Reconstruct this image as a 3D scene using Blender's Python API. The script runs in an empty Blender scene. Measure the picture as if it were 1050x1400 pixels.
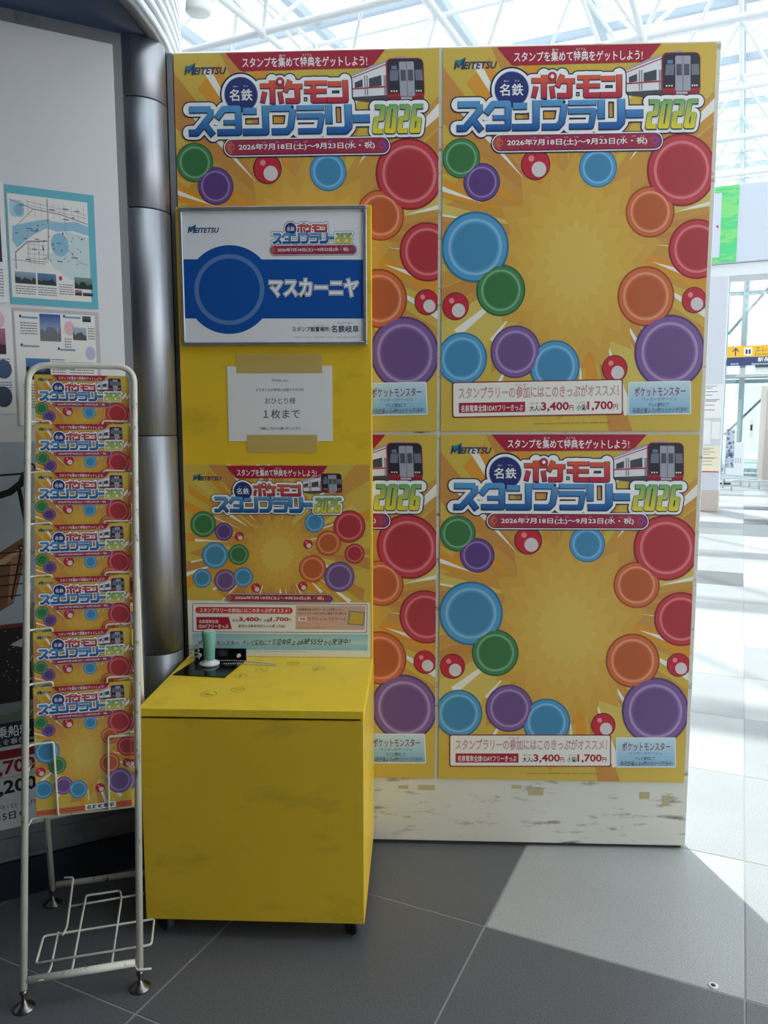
import bpy, math, random
import numpy as np
from mathutils import Vector, Matrix
R = math.radians
sc = bpy.context.scene
C = sc.collection
random.seed(7)

# ------------------------------------------------------------ camera, sky, sun, exposure
cam_d = bpy.data.cameras.new('camera'); cam = bpy.data.objects.new('camera', cam_d); C.objects.link(cam)
cam_d.sensor_fit = 'VERTICAL'; cam_d.sensor_height = 36; cam_d.lens = 36 * 1050 / 1400
cam_d.clip_start = .05; cam_d.clip_end = 300
YAW, PITCH, ROLL = -0.04146, 0.11371, -0.00163
f = Vector((math.sin(YAW) * math.cos(PITCH), math.cos(YAW) * math.cos(PITCH), -math.sin(PITCH)))
r = Vector((math.cos(YAW), -math.sin(YAW), 0)); u = r.cross(f)
c_, s_ = math.cos(ROLL), math.sin(ROLL)
r, u = c_ * r + s_ * u, -s_ * r + c_ * u
M = Matrix((r, u, -f)).transposed().to_4x4(); M.translation = (-.07045, -2.21176, 1.27166)
cam.matrix_world = M
sc.camera = cam

w = bpy.data.worlds.new('sky'); sc.world = w; w.use_nodes = True
bg = w.node_tree.nodes['Background']; bg.inputs['Color'].default_value = (.92, .96, 1, 1); bg.inputs['Strength'].default_value = 1.9
sd = bpy.data.lights.new('sun', 'SUN'); sun = bpy.data.objects.new('sun', sd); C.objects.link(sun)
sd.energy = 4.6; sd.angle = R(.9); sd.color = (1, .97, .9)
az = Vector((-.222, .975, 0)).normalized(); EL = R(56)
sun.rotation_euler = (az * math.cos(EL) + Vector((0, 0, math.sin(EL)))).to_track_quat('Z', 'Y').to_euler()
sc.view_settings.view_transform = 'Standard'; sc.view_settings.look = 'None'
sc.view_settings.exposure = 0.45; sc.view_settings.gamma = 1; sc.view_settings.use_curve_mapping = False

# ------------------------------------------------------------ helpers
def lin(c):
    return tuple((x / 255 / 12.92 if x / 255 <= .04045 else ((x / 255 + .055) / 1.055) ** 2.4) for x in c[:3])

def mat(name, rgb, rough=.5, metal=0, noise=0, nscale=8, bump=0, bscale=30, coat=0, dirt=None, spec=.5, island=False):
    m = bpy.data.materials.new(name); m.use_nodes = True; nt = m.node_tree; b = nt.nodes['Principled BSDF']
    b.inputs['Roughness'].default_value = rough; b.inputs['Metallic'].default_value = metal
    b.inputs['Coat Weight'].default_value = coat; b.inputs['Coat Roughness'].default_value = .12
    b.inputs['Specular IOR Level'].default_value = spec
    col = (*lin(rgb), 1); b.inputs['Base Color'].default_value = col
    tc = nt.nodes.new('ShaderNodeTexCoord')
    out = None
    if noise:
        n = nt.nodes.new('ShaderNodeTexNoise'); n.inputs['Scale'].default_value = nscale; n.inputs['Detail'].default_value = 6
        nt.links.new(tc.outputs['Object'], n.inputs['Vector'])
        rp = nt.nodes.new('ShaderNodeValToRGB'); e = rp.color_ramp.elements
        e[0].position = .3; e[1].position = .7
        e[0].color = (*[x * (1 - noise) for x in col[:3]], 1); e[1].color = (*[min(1, x * (1 + noise)) for x in col[:3]], 1)
        nt.links.new(n.outputs['Fac'], rp.inputs['Fac']); out = rp.outputs['Color']; nt.links.new(out, b.inputs['Base Color'])
    if dirt:
        # (dirt colour, scale vector, threshold low, threshold high)
        dc, sv, lo, hi = dirt
        mp = nt.nodes.new('ShaderNodeMapping'); mp.inputs['Scale'].default_value = sv
        nt.links.new(tc.outputs['Object'], mp.inputs['Vector'])
        n = nt.nodes.new('ShaderNodeTexNoise'); n.inputs['Scale'].default_value = 1; n.inputs['Detail'].default_value = 9; n.inputs['Roughness'].default_value = .65
        nt.links.new(mp.outputs['Vector'], n.inputs['Vector'])
        rp = nt.nodes.new('ShaderNodeMapRange'); rp.inputs['From Min'].default_value = lo; rp.inputs['From Max'].default_value = hi
        nt.links.new(n.outputs['Fac'], rp.inputs['Value'])
        mx = nt.nodes.new('ShaderNodeMix'); mx.data_type = 'RGBA'
        nt.links.new(rp.outputs['Result'], mx.inputs['Factor'])
        if out: nt.links.new(out, mx.inputs[6])
        else: mx.inputs[6].default_value = col
        mx.inputs[7].default_value = (*lin(dc), 1)
        out = mx.outputs[2]; nt.links.new(out, b.inputs['Base Color'])
    if bump:
        n = nt.nodes.new('ShaderNodeTexNoise'); n.inputs['Scale'].default_value = bscale; n.inputs['Detail'].default_value = 3
        nt.links.new(tc.outputs['Object'], n.inputs['Vector'])
        bp = nt.nodes.new('ShaderNodeBump'); bp.inputs['Strength'].default_value = bump; bp.inputs['Distance'].default_value = .01
        nt.links.new(n.outputs['Fac'], bp.inputs['Height']); nt.links.new(bp.outputs['Normal'], b.inputs['Normal'])
    m['bsdf'] = 1
    return m

def attr_mat(name, rough=.4, bump=.0, bscale=5, coat=0):
    m = mat(name, (255, 255, 255), rough, bump=bump, bscale=bscale, coat=coat)
    nt = m.node_tree; a = nt.nodes.new('ShaderNodeAttribute'); a.attribute_name = 'Col'
    nt.links.new(a.outputs['Color'], nt.nodes['Principled BSDF'].inputs['Base Color'])
    return m

def glass_mat(name, tint=(.93, .97, .98), gl=.07, rough=.02):
    m = bpy.data.materials.new(name); m.use_nodes = True; nt = m.node_tree; nt.nodes.clear()
    o = nt.nodes.new('ShaderNodeOutputMaterial'); t = nt.nodes.new('ShaderNodeBsdfTransparent'); g = nt.nodes.new('ShaderNodeBsdfGlossy')
    t.inputs['Color'].default_value = (*tint, 1); g.inputs['Roughness'].default_value = rough
    mx = nt.nodes.new('ShaderNodeMixShader'); mx.inputs[0].default_value = gl
    nt.links.new(t.outputs[0], mx.inputs[1]); nt.links.new(g.outputs[0], mx.inputs[2]); nt.links.new(mx.outputs[0], o.inputs[0])
    return m

INK = attr_mat('printed ink', .42, .25, 2.2, coat=.25)
INKP = attr_mat('matte printed ink', .6)
INKG = attr_mat('print under clear cover', .35, 0, 5, coat=.6)
YEL = mat('yellow laminate', (236, 196, 46), .38, noise=.05, nscale=3, dirt=((206, 172, 44), (4, 4, 9), .54, .74))
YELTOP = mat('worn yellow laminate lit', (252, 214, 50), .42, noise=.06, nscale=5, dirt=((228, 196, 52), (6, 6, 6), .55, .74))  # brighter than the cabinet yellow: light on the lid painted in, plus wear
WIREM = mat('white coated wire', (226, 222, 206), .4, noise=.05, nscale=20, dirt=((90, 80, 66), (40, 40, 18), .60, .70))
FOOTM = mat('worn chrome', (150, 146, 142), .28, 1)
CHROME = mat('chrome', (200, 200, 200), .15, 1)
BRUSH = mat('brushed steel', (172, 174, 180), .44, 1, dirt=((105, 106, 112), (14, 14, .6), .45, .8))
ALU = mat('aluminium trim', (170, 172, 176), .42, .8, noise=.1, nscale=20)
GREYTRIM = mat('grey painted trim', (128, 130, 134), .5, 0, dirt=((86, 86, 88), (12, 12, 5), .55, .75))
NAVY = mat('navy enamel soffit', (52, 68, 98), .35)
SKIRT = mat('dark navy skirting', (26, 33, 48), .5)
WHITEB = mat('white wall board', (226, 226, 228), .5, noise=.02, nscale=3)
PANELW = mat('scuffed white panel', (226, 224, 212), .5, noise=.03, nscale=5, dirt=((110, 102, 92), (8, 8, 36), .57, .70))
WPAINT = mat('white painted steel', (228, 231, 233), .45)
RIBM = mat('pale ribbed metal', (222, 226, 234), .4)
GLZ = mat('grey glazing bar', (170, 182, 194), .45)
DARK = mat('black plastic', (18, 18, 20), .4)
BLACKG = mat('gloss black plate', (14, 14, 16), .16)
TEAL = mat('pale teal plastic', (120, 182, 166), .35)
WPLAS = mat('white plastic', (226, 226, 222), .35)
PAPER = mat('white paper', (232, 231, 228), .7, bump=.12, bscale=14)
TAPE = mat('yellowed clear tape', (214, 186, 96), .35)
TAPER = mat('old tape residue', (196, 180, 138), .6)
RUBBER = mat('grey rubber', (60, 60, 62), .7)
GLASS = glass_mat('roof glass')
GLASSG = glass_mat('greenish shaft glass', (.93, .975, .975), .10)
SIGNW = mat('pale grey panel', (206, 212, 226), .5)
PILL = mat('white pillar cladding', (206, 208, 216), .45)
STONE = mat('beige stone base', (196, 182, 172), .5)
STEELP = mat('pale steel', (190, 198, 202), .4)
DOORM = mat('steel lift door', (190, 184, 176), .35, .6)

def granite(name, a, b_, seed):
    m = bpy.data.materials.new(name); m.use_nodes = True; nt = m.node_tree; b = nt.nodes['Principled BSDF']
    tc = nt.nodes.new('ShaderNodeTexCoord'); n = nt.nodes.new('ShaderNodeTexNoise'); n.inputs['Scale'].default_value = 380; n.inputs['Detail'].default_value = 3
    nt.links.new(tc.outputs['Object'], n.inputs['Vector'])
    rp = nt.nodes.new('ShaderNodeValToRGB'); e = rp.color_ramp.elements; e[0].position = .36; e[1].position = .56
    e[0].color = (*lin(b_), 1); e[1].color = (*lin(a), 1)
    nt.links.new(n.outputs['Fac'], rp.inputs['Fac'])
    n2 = nt.nodes.new('ShaderNodeTexNoise'); n2.inputs['Scale'].default_value = 3; n2.inputs['Detail'].default_value = 5
    nt.links.new(tc.outputs['Object'], n2.inputs['Vector'])
    mr = nt.nodes.new('ShaderNodeMapRange'); mr.inputs['To Min'].default_value = .86; mr.inputs['To Max'].default_value = 1.1
    nt.links.new(n2.outputs['Fac'], mr.inputs['Value'])
    mx = nt.nodes.new('ShaderNodeMix'); mx.data_type = 'RGBA'; mx.blend_type = 'MULTIPLY'; mx.inputs['Factor'].default_value = 1
    nt.links.new(rp.outputs['Color'], mx.inputs[6]); nt.links.new(mr.outputs['Result'], mx.inputs[7])
    nt.links.new(mx.outputs[2], b.inputs['Base Color']); b.inputs['Roughness'].default_value = .42
    return m
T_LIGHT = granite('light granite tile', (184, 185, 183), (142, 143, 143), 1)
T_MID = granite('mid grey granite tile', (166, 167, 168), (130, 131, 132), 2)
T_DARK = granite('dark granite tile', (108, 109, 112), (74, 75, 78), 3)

def link(o, parent=None):
    C.objects.link(o)
    if parent: o.parent = parent
    return o

def tag(o, label=None, cat=None, group=None, kind=None):
    if label: o['label'] = label
    if cat: o['category'] = cat
    if group: o['group'] = group
    if kind: o['kind'] = kind
    return o

def empty(name, loc=(0, 0, 0), rot=(0, 0, 0), label=None, cat=None, group=None, kind=None):
    o = bpy.data.objects.new(name, None); o.empty_display_size = .1; link(o); o.location = loc; o.rotation_euler = rot
    return tag(o, label, cat, group, kind)

class MB:
    def __init__(s): s.v, s.f, s.sm = [], [], []
    def add(s, v, f, smooth=False):
        b = len(s.v); s.v += [tuple(x) for x in v]; s.f += [tuple(i + b for i in q) for q in f]; s.sm += [smooth] * len(f); return s
    def box(s, x0, x1, y0, y1, z0, z1):
        v = [(x, y, z) for x in (x0, x1) for y in (y0, y1) for z in (z0, z1)]
        return s.add(v, [(0, 1, 3, 2), (4, 6, 7, 5), (0, 4, 5, 1), (2, 3, 7, 6), (0, 2, 6, 4), (1, 5, 7, 3)])
    def bevbox(s, x0, x1, y0, y1, z0, z1, b=.003):
        # chamfered box
        v = []; f = []
        X, Y, Z = (x0, x1), (y0, y1), (z0, z1)
        idx = {}
        for i in (0, 1):
            for j in (0, 1):
                for k in (0, 1):
                    sx, sy, sz = (1, -1)[i] * b, (1, -1)[j] * b, (1, -1)[k] * b
                    idx[i, j, k, 0] = len(v); v.append((X[i], Y[j] + sy, Z[k] + sz))
                    idx[i, j, k, 1] = len(v); v.append((X[i] + sx, Y[j], Z[k] + sz))
                    idx[i, j, k, 2] = len(v); v.append((X[i] + sx, Y[j] + sy, Z[k]))
                    f.append(tuple(idx[i, j, k, q] for q in (0, 1, 2)))
        for i in (0, 1):
            f.append((idx[i, 0, 0, 0], idx[i, 1, 0, 0], idx[i, 1, 1, 0], idx[i, 0, 1, 0]))
            f.append((idx[0, i, 0, 1], idx[1, i, 0, 1], idx[1, i, 1, 1], idx[0, i, 1, 1]))
            f.append((idx[0, 0, i, 2], idx[1, 0, i, 2], idx[1, 1, i, 2], idx[0, 1, i, 2]))
        for a in (0, 1):
            for c in (0, 1):
                f.append((idx[a, c, 0, 0], idx[a, c, 1, 0], idx[a, c, 1, 1], idx[a, c, 0, 1]))
                f.append((idx[a, 0, c, 0], idx[a, 1, c, 0], idx[a, 1, c, 2], idx[a, 0, c, 2]))
                f.append((idx[0, a, c, 1], idx[1, a, c, 1], idx[1, a, c, 2], idx[0, a, c, 2]))
        return s.add(v, f)
    def tube(s, pts, rad, n=8, closed=False, caps=True):
        pts = [Vector(p) for p in pts]; m = len(pts); v = []; f = []
        prev = None
        for i, p in enumerate(pts):
            if closed: t = (pts[(i + 1) % m] - pts[i - 1])
            else: t = (pts[min(i + 1, m - 1)] - pts[max(i - 1, 0)])
            t.normalize()
            if prev is None:
                a = Vector((0, 0, 1)) if abs(t.z) < .9 else Vector((1, 0, 0)); x = t.cross(a).normalized()
            else: x = (prev - t * prev.dot(t)).normalized()
            prev = x; y = t.cross(x)
            rr = rad[i] if isinstance(rad, (list, tuple)) else rad
            for k in range(n):
                a = 2 * math.pi * k / n; v.append(p + (x * math.cos(a) + y * math.sin(a)) * rr)
        for i in range(m if closed else m - 1):
            j = (i + 1) % m
            for k in range(n): f.append((i * n + k, i * n + (k + 1) % n, j * n + (k + 1) % n, j * n + k))
        s.add(v, f, True)
        if caps and not closed:
            b = len(s.v) - len(v)
            s.f += [tuple(b + k for k in range(n))[::-1], tuple(b + (m - 1) * n + k for k in range(n))]; s.sm += [False] * 2
        return s
    def lathe(s, prof, c=(0, 0, 0), n=20):
        v = []; f = []
        for (rr, z) in prof:
            for k in range(n):
                a = 2 * math.pi * k / n; v.append((c[0] + rr * math.cos(a), c[1] + rr * math.sin(a), c[2] + z))
        for i in range(len(prof) - 1):
            for k in range(n): f.append((i * n + k, i * n + (k + 1) % n, (i + 1) * n + (k + 1) % n, (i + 1) * n + k))
        f.append(tuple(range(n))[::-1]); f.append(tuple((len(prof) - 1) * n + k for k in range(n)))
        return s.add(v, f, True)
    def ball(s, c, rad, n=8):
        prof = [(max(1e-5, rad * math.sin(math.pi * i / (n // 2))), -rad * math.cos(math.pi * i / (n // 2))) for i in range(n // 2 + 1)]
        return s.lathe(prof, c, n)
    def prism(s, pts, z0, z1):
        n = len(pts); v = [(*p, z0) for p in pts] + [(*p, z1) for p in pts]
        f = [tuple(range(n))[::-1], tuple(range(n, 2 * n))] + [(i, (i + 1) % n, n + (i + 1) % n, n + i) for i in range(n)]
        return s.add(v, f)
    def mesh(s, name, m):
        me = bpy.data.meshes.new(name); me.from_pydata(s.v, [], s.f); me.materials.append(m)
        me.polygons.foreach_set('use_smooth', s.sm); me.update(); 
        import bmesh
        bm = bmesh.new(); bm.from_mesh(me); bmesh.ops.recalc_face_normals(bm, faces=bm.faces); bm.to_mesh(me); bm.free()
        return me
    def build(s, name, m, parent=None, kind=None, label=None):
        o = bpy.data.objects.new(name, s.mesh(name, m)); link(o, parent); return tag(o, label, None, None, kind)

def fillet(pts, rad, n=5):
    pts = [Vector(p) for p in pts]; out = [pts[0]]
    for a, b, c in zip(pts, pts[1:], pts[2:]):
        d1 = (a - b); d2 = (c - b); rr = min(rad, d1.length * .49, d2.length * .49)
        p1 = b + d1.normalized() * rr; p2 = b + d2.normalized() * rr
        for i in range(n + 1):
            t = i / n; out.append(p1 * (1 - t) ** 2 + b * 2 * t * (1 - t) + p2 * t * t)
    out.append(pts[-1]); return out

# ---- flat print: coloured shapes in thin layers on a sheet, facing -Y
def homography(src, dst):
    A = []
    for (x, y), (X, Y) in zip(src, dst):
        A.append([x, y, 1, 0, 0, 0, -X * x, -X * y, -X]); A.append([0, 0, 0, x, y, 1, -Y * x, -Y * y, -Y])
    h = np.linalg.svd(np.array(A, float))[2][-1].reshape(3, 3)
    return h
_FC = {}
def font_mesh(body, bold, shear=0, res=2):
    key = (body, bold, shear)
    if key not in _FC:
        cu = bpy.data.curves.new('t', 'FONT'); cu.body = body; cu.size = 1; cu.resolution_u = res; cu.offset = bold; cu.shear = shear; cu.fill_mode = 'FRONT'
        o = bpy.data.objects.new('t', cu); C.objects.link(o); bpy.context.view_layer.update()
        me = bpy.data.meshes.new_from_object(o.evaluated_get(bpy.context.evaluated_depsgraph_get()))
        v = np.array([x.co[:2] for x in me.vertices]); fs = [tuple(p.vertices) for p in me.polygons]
        if len(v) == 0: v = np.zeros((1, 2))
        _FC[key] = (v, fs)
        bpy.data.objects.remove(o); bpy.data.curves.remove(cu); bpy.data.meshes.remove(me)
    return _FC[key]

class Art:
    """W, H: sheet size in m; quad: the sheet's corners (TL, TR, BR, BL) in drawing units"""
    def __init__(s, W, H, quad, pre=None, step=.0002):
        s.W, s.H = W, H; s.h = homography(quad, [(0, 0), (W, 0), (W, H), (0, H)]); s.pre = pre or (lambda x, y: (x, y)); s.step = step
        s.v, s.f, s.c = [], [], []
    def mp(s, p):
        x, y = s.pre(*p); q = s.h @ np.array([x, y, 1.]); return q[0] / q[2], q[1] / q[2]
    def raw(s, pts, faces, col, layer):
        b = len(s.v); s.n = getattr(s, 'n', 0) + 1; dz = (s.n % 37) * 2e-6
        for (x, y), cc in zip(pts, col): s.v.append((x, -s.step * layer - dz, s.H - y)); s.c.append(cc)
        s.f += [tuple(b + i for i in q) for q in faces]
    def colour(s, col, pts):
        if isinstance(col[0], (tuple, list)):
            a, b_, y0, y1 = col; a, b_ = lin(a), lin(b_); o = []
            for p in pts:
                t = min(1, max(0, (p[1] - y0) / (y1 - y0))); o.append((*[m * (1 - t) + n * t for m, n in zip(a, b_)], 1))
            return o
        return [(*lin(col), 1)] * len(pts)
    def poly(s, pts, col, layer, clip=True):
        q = [(*s.mp(p), cc) for p, cc in zip(pts, s.colour(col, pts))]
        if clip:
            for ax, lim, sg in ((0, 0, 1), (0, s.W, -1), (1, 0, 1), (1, s.H, -1)):
                o = []
                for i in range(len(q)):
                    a, b_ = q[i - 1], q[i]; da, db = (a[ax] - lim) * sg, (b_[ax] - lim) * sg
                    if (da >= 0) != (db >= 0):
                        t = da / (da - db); o.append((a[0] + (b_[0] - a[0]) * t, a[1] + (b_[1] - a[1]) * t, tuple(m + (n - m) * t for m, n in zip(a[2], b_[2]))))
                    if db >= 0: o.append(b_)
                q = o
                if len(q) < 3: return
        s.raw([x[:2] for x in q], [tuple(range(len(q)))], [x[2] for x in q], layer)
    def rect(s, x0, y0, x1, y1, col, layer, rad=0):
        if rad:
            pts = []
            for cx, cy, a0 in ((x1 - rad, y0 + rad, -90), (x1 - rad, y1 - rad, 0), (x0 + rad, y1 - rad, 90), (x0 + rad, y0 + rad, 180)):
                for k in range(7): a = R(a0 + 15 * k); pts.append((cx + rad * math.cos(a), cy + rad * math.sin(a)))
        else: pts = [(x0, y0), (x1, y0), (x1, y1), (x0, y1)]
        s.poly(pts, col, layer)
    def disc(s, x, y, rad, col, layer, n=40, a0=0, a1=360):
        s.poly([(x + rad * math.cos(R(a0 + (a1 - a0) * k / n)), y + rad * math.sin(R(a0 + (a1 - a0) * k / n))) for k in range(n + (a1 - a0 < 360))], col, layer)
    def ring(s, x, y, r0, r1, col, layer, n=40):
        for k in range(n):
            a, b_ = 2 * math.pi * k / n, 2 * math.pi * (k + 1) / n
            s.poly([(x + r0 * math.cos(a), y + r0 * math.sin(a)), (x + r1 * math.cos(a), y + r1 * math.sin(a)), (x + r1 * math.cos(b_), y + r1 * math.sin(b_)), (x + r0 * math.cos(b_), y + r0 * math.sin(b_))], col, layer)
    def stroke(s, pts, t, col, layer, ext=0, round_=True, dy=0):
        P = [Vector((a, b_ + dy)) for a, b_ in pts]
        for i in range(len(P) - 1):
            a, b_ = P[i], P[i + 1]; d = (b_ - a).normalized(); nn = Vector((-d.y, d.x)) * t / 2
            a2 = a - d * (ext if i == 0 else 0); b2 = b_ + d * (ext if i == len(P) - 2 else 0)
            k = 3 if isinstance(col[0], (tuple, list)) else 1
            for j in range(k):
                m, n = a2.lerp(b2, j / k), a2.lerp(b2, (j + 1) / k)
                s.poly([tuple(m + nn), tuple(n + nn), tuple(n - nn), tuple(m - nn)], col, layer)
        js = P if round_ == 'all' else P[1:-1]
        for p in js: s.disc(p.x, p.y, t / 2, col, layer, 14)
    def text(s, body, x0, y0, x1, y1, col, layer, bold=.0, shear=0):
        v, fs = font_mesh(body, bold, shear); v0 = font_mesh(body, 0, shear)[0]
        lo, hi = v0.min(0), v0.max(0); n = (v - lo) / np.maximum(hi - lo, 1e-6)
        pts = [(x0 + (x1 - x0) * a, y1 - (y1 - y0) * b_) for a, b_ in n]
        s.raw([s.mp(p) for p in pts], fs, s.colour(col, pts), layer)
    def mesh(s, name, m=None):
        me = bpy.data.meshes.new(name); me.from_pydata(s.v, [], s.f); me.materials.append(m or INK)
        at = me.color_attributes.new('Col', 'FLOAT_COLOR', 'POINT'); at.data.foreach_set('color', np.array(s.c, dtype=np.float32).ravel())
        # every face looks at -Y
        me.update()
        import bmesh
        bm = bmesh.new(); bm.from_mesh(me)
        for fc in bm.faces:
            fc.normal_update()
            if fc.normal.y > 0: fc.normal_flip()
        bm.to_mesh(me); bm.free()
        return me
    def build(s, name, parent, m=None):
        return link(bpy.data.objects.new(name, s.mesh(name, m)), parent)

def use(me, name, parent, loc=(0, 0, 0), scale=(1, 1, 1)):
    o = link(bpy.data.objects.new(name, me), parent); o.location = loc; o.scale = scale; return o

# ------------------------------------------------------------ floor
A0 = Vector((.1100, -.3774)); TH = R(-22.55); E1 = Vector((math.cos(TH), math.sin(TH))); E2 = Vector((-E1.y, E1.x))
floor = MB().box(-14, 16, -9, 26, -.05, -.0012).build('floor', mat('grey floor grout', (150, 150, 148), .8), kind='structure')
def tile_mesh(m):
    b = .0015; h = .2985
    mb = MB(); mb.add([(-h, -h, -.012), (h, -h, -.012), (h, h, -.012), (-h, h, -.012), (-h, -h, -b), (h, -h, -b), (h, h, -b), (-h, h, -b),
                       (-h + b, -h + b, 0), (h - b, -h + b, 0), (h - b, h - b, 0), (-h + b, h - b, 0)],
                      [(0, 3, 2, 1)] + [(i, (i + 1) % 4, 4 + (i + 1) % 4, 4 + i) for i in range(4)] + [(4 + i, 4 + (i + 1) % 4, 8 + (i + 1) % 4, 8 + i) for i in range(4)] + [(8, 9, 10, 11)])
    return mb.mesh('floor_tile', m)
TM = {'l': tile_mesh(T_LIGHT), 'm': tile_mesh(T_MID), 'd': tile_mesh(T_DARK)}
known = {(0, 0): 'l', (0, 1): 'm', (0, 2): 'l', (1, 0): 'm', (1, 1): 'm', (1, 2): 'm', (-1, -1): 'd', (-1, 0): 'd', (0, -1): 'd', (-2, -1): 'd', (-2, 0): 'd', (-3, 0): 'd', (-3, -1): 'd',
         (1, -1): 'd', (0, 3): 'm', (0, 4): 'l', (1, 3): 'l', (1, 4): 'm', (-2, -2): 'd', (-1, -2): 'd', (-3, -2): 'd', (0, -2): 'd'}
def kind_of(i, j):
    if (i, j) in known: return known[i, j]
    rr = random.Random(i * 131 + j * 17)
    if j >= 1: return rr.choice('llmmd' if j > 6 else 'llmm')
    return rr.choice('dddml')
def vis_key(P):
    d = Vector((P.x + .07, P.y + 2.21)); ang = math.degrees(math.atan2(d.x, d.y)) - math.degrees(YAW)
    return d.length + max(0, abs(ang) - 26) * .25 + (6 if d.y < -.5 else 0)
tiles = []
for i in range(-16, 22):
    for j in range(-12, 34):
        P = A0 + .6 * ((i + .5) * E1 + (j + .5) * E2)
        if -6 < P.x < 12 and -5.5 < P.y < 18: tiles.append((vis_key(P), i, j, P))
tiles.sort(key=lambda t: t[0])
tset = set()
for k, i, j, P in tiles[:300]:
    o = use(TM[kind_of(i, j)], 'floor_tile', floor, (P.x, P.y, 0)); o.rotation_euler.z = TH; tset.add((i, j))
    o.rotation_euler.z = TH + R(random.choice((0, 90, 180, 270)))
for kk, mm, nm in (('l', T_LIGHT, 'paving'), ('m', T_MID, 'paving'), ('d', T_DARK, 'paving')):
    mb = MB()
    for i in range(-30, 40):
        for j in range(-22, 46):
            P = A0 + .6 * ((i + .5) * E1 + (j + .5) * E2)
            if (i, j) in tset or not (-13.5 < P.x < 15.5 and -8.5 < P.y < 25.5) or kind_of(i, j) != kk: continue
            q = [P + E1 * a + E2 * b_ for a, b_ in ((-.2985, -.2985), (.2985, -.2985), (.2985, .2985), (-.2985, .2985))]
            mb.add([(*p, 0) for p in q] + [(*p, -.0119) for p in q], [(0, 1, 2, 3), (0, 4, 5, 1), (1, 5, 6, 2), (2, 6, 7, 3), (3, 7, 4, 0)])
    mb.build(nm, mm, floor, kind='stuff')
mk = empty('floor_marker', (.61, -.567, .0004), label='small white plastic ring marker set at the joint of the light floor tile', cat='marker')
MB().lathe([(.011, 0), (.011, .001), (.009, .0016), (.006, .0016)], n=20).build('ring', WPLAS, mk)
MB().lathe([(.0055, .001), (.0055, .0018)], n=14).build('centre', DARK, mk)

# ------------------------------------------------------------ glazed roof on a white tube space frame
NODE0 = Vector((-2.14, 8.68)); HB, HT, HG, PT = 6.5, 8.0, 8.35, 2.3
ceiling = empty('ceiling', kind='structure')
unit_tube = MB().tube([(0, 0, 0), (0, 0, 1)], 1, 8).mesh('tube', WPAINT)
unit_ball = MB().ball((0, 0, 0), 1, 12).mesh('node', WPAINT)
def bpos(i, j): return (*(NODE0 + PT * (i * E1 + j * E2)), HB)
def tpos(i, j): return (*(NODE0 + PT * ((i + .5) * E1 + (j + .5) * E2)), HT)
segs = []
def inroof(p): return -12 < p[0] < 15 and -8 < p[1] < 24
for i in range(-9, 12):
    for j in range(-9, 11):
        b0, t0 = bpos(i, j), tpos(i, j)
        for a, b_, rr in ((b0, bpos(i + 1, j), .048), (b0, bpos(i, j + 1), .048), (t0, tpos(i + 1, j), .04), (t0, tpos(i, j + 1), .04),
                          (b0, t0, .03), (b0, tpos(i - 1, j), .03), (b0, tpos(i, j - 1), .03), (b0, tpos(i - 1, j - 1), .03)):
            if inroof(a) and inroof(b_): segs.append((Vector(a), Vector(b_), rr))
def segkey(s):
    m = (s[0] + s[1]) / 2; d = m - Vector((-.07, -2.21, 1.27)); h = math.degrees(math.atan2(d.x, d.y)) + 2.4; el = math.degrees(math.atan2(d.z, math.hypot(d.x, d.y)))
    vis = (abs(h) < 32 and el < 33)
    return (0 if vis else 50) + d.length
segs.sort(key=segkey)
for a, b_, rr in segs[:290]:
    d = b_ - a; o = use(unit_tube, 'tube', ceiling, a, (rr, rr, d.length)); o.rotation_euler = d.to_track_quat('Z', 'Y').to_euler()
rest = MB()
for a, b_, rr in segs[290:]: rest.tube([a, b_], rr, 5)
rest.build('tube_frame', WPAINT, ceiling, kind='stuff')
nodes = []
for i in range(-9, 12):
    for j in range(-9, 11):
        for p, rr in ((bpos(i, j), .085), (tpos(i, j), .07)):
            if inroof(p): nodes.append((segkey((Vector(p), Vector(p))), p, rr))
nodes.sort()
for k, p, rr in nodes[:120]: use(unit_ball, 'node', ceiling, p, (rr, rr, rr))
rest = MB()
for k, p, rr in nodes[120:]: rest.ball(p, rr, 6)
rest.build('frame_nodes', WPAINT, ceiling, kind='stuff')
unit_box = MB().box(-.5, .5, -.5, .5, -.5, .5).mesh('glazing_bar', GLZ)
pane = MB().box(-PT / 2 + .05, PT / 2 - .05, -PT / 2 + .05, PT / 2 - .05, -.008, .008).mesh('glass_pane', GLASS)
for i in range(-9, 12):
    c = NODE0 + PT * ((i + .5) * E1 + .5 * E2)
    o = use(unit_box, 'glazing_bar', ceiling, (*c, HG), (.13, 44, .16)); o.rotation_euler.z = TH
    if i % 1 == 0:
        c2 = NODE0 + PT * (.5 * E1 + (i + .5) * E2); o = use(unit_box, 'glazing_bar', ceiling, (*c2, HG - .01), (44, .11, .13)); o.rotation_euler.z = TH
npane = 0
for i in range(-9, 12):
    for j in range(-9, 11):
        c = NODE0 + PT * (i * E1 + j * E2)
        if inroof(c) and npane < 300:
            o = use(pane, 'glass_pane', ceiling, (*c, HG + .02)); o.rotation_euler.z = TH; npane += 1
# small fittings hung below the frame
dn = empty('ceiling_speaker', (-2.62, 7.25, HB - .45), label='small white round speaker hanging from the roof tubes beside the ribbed canopy', cat='speaker')
MB().lathe([(.05, .22), (.13, .2), (.15, 0), (.13, -.02)], n=20).build('housing', WPAINT, dn); MB().tube([(0, 0, .2), (0, 0, .62)], .02).build('hanger', WPAINT, dn)

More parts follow.
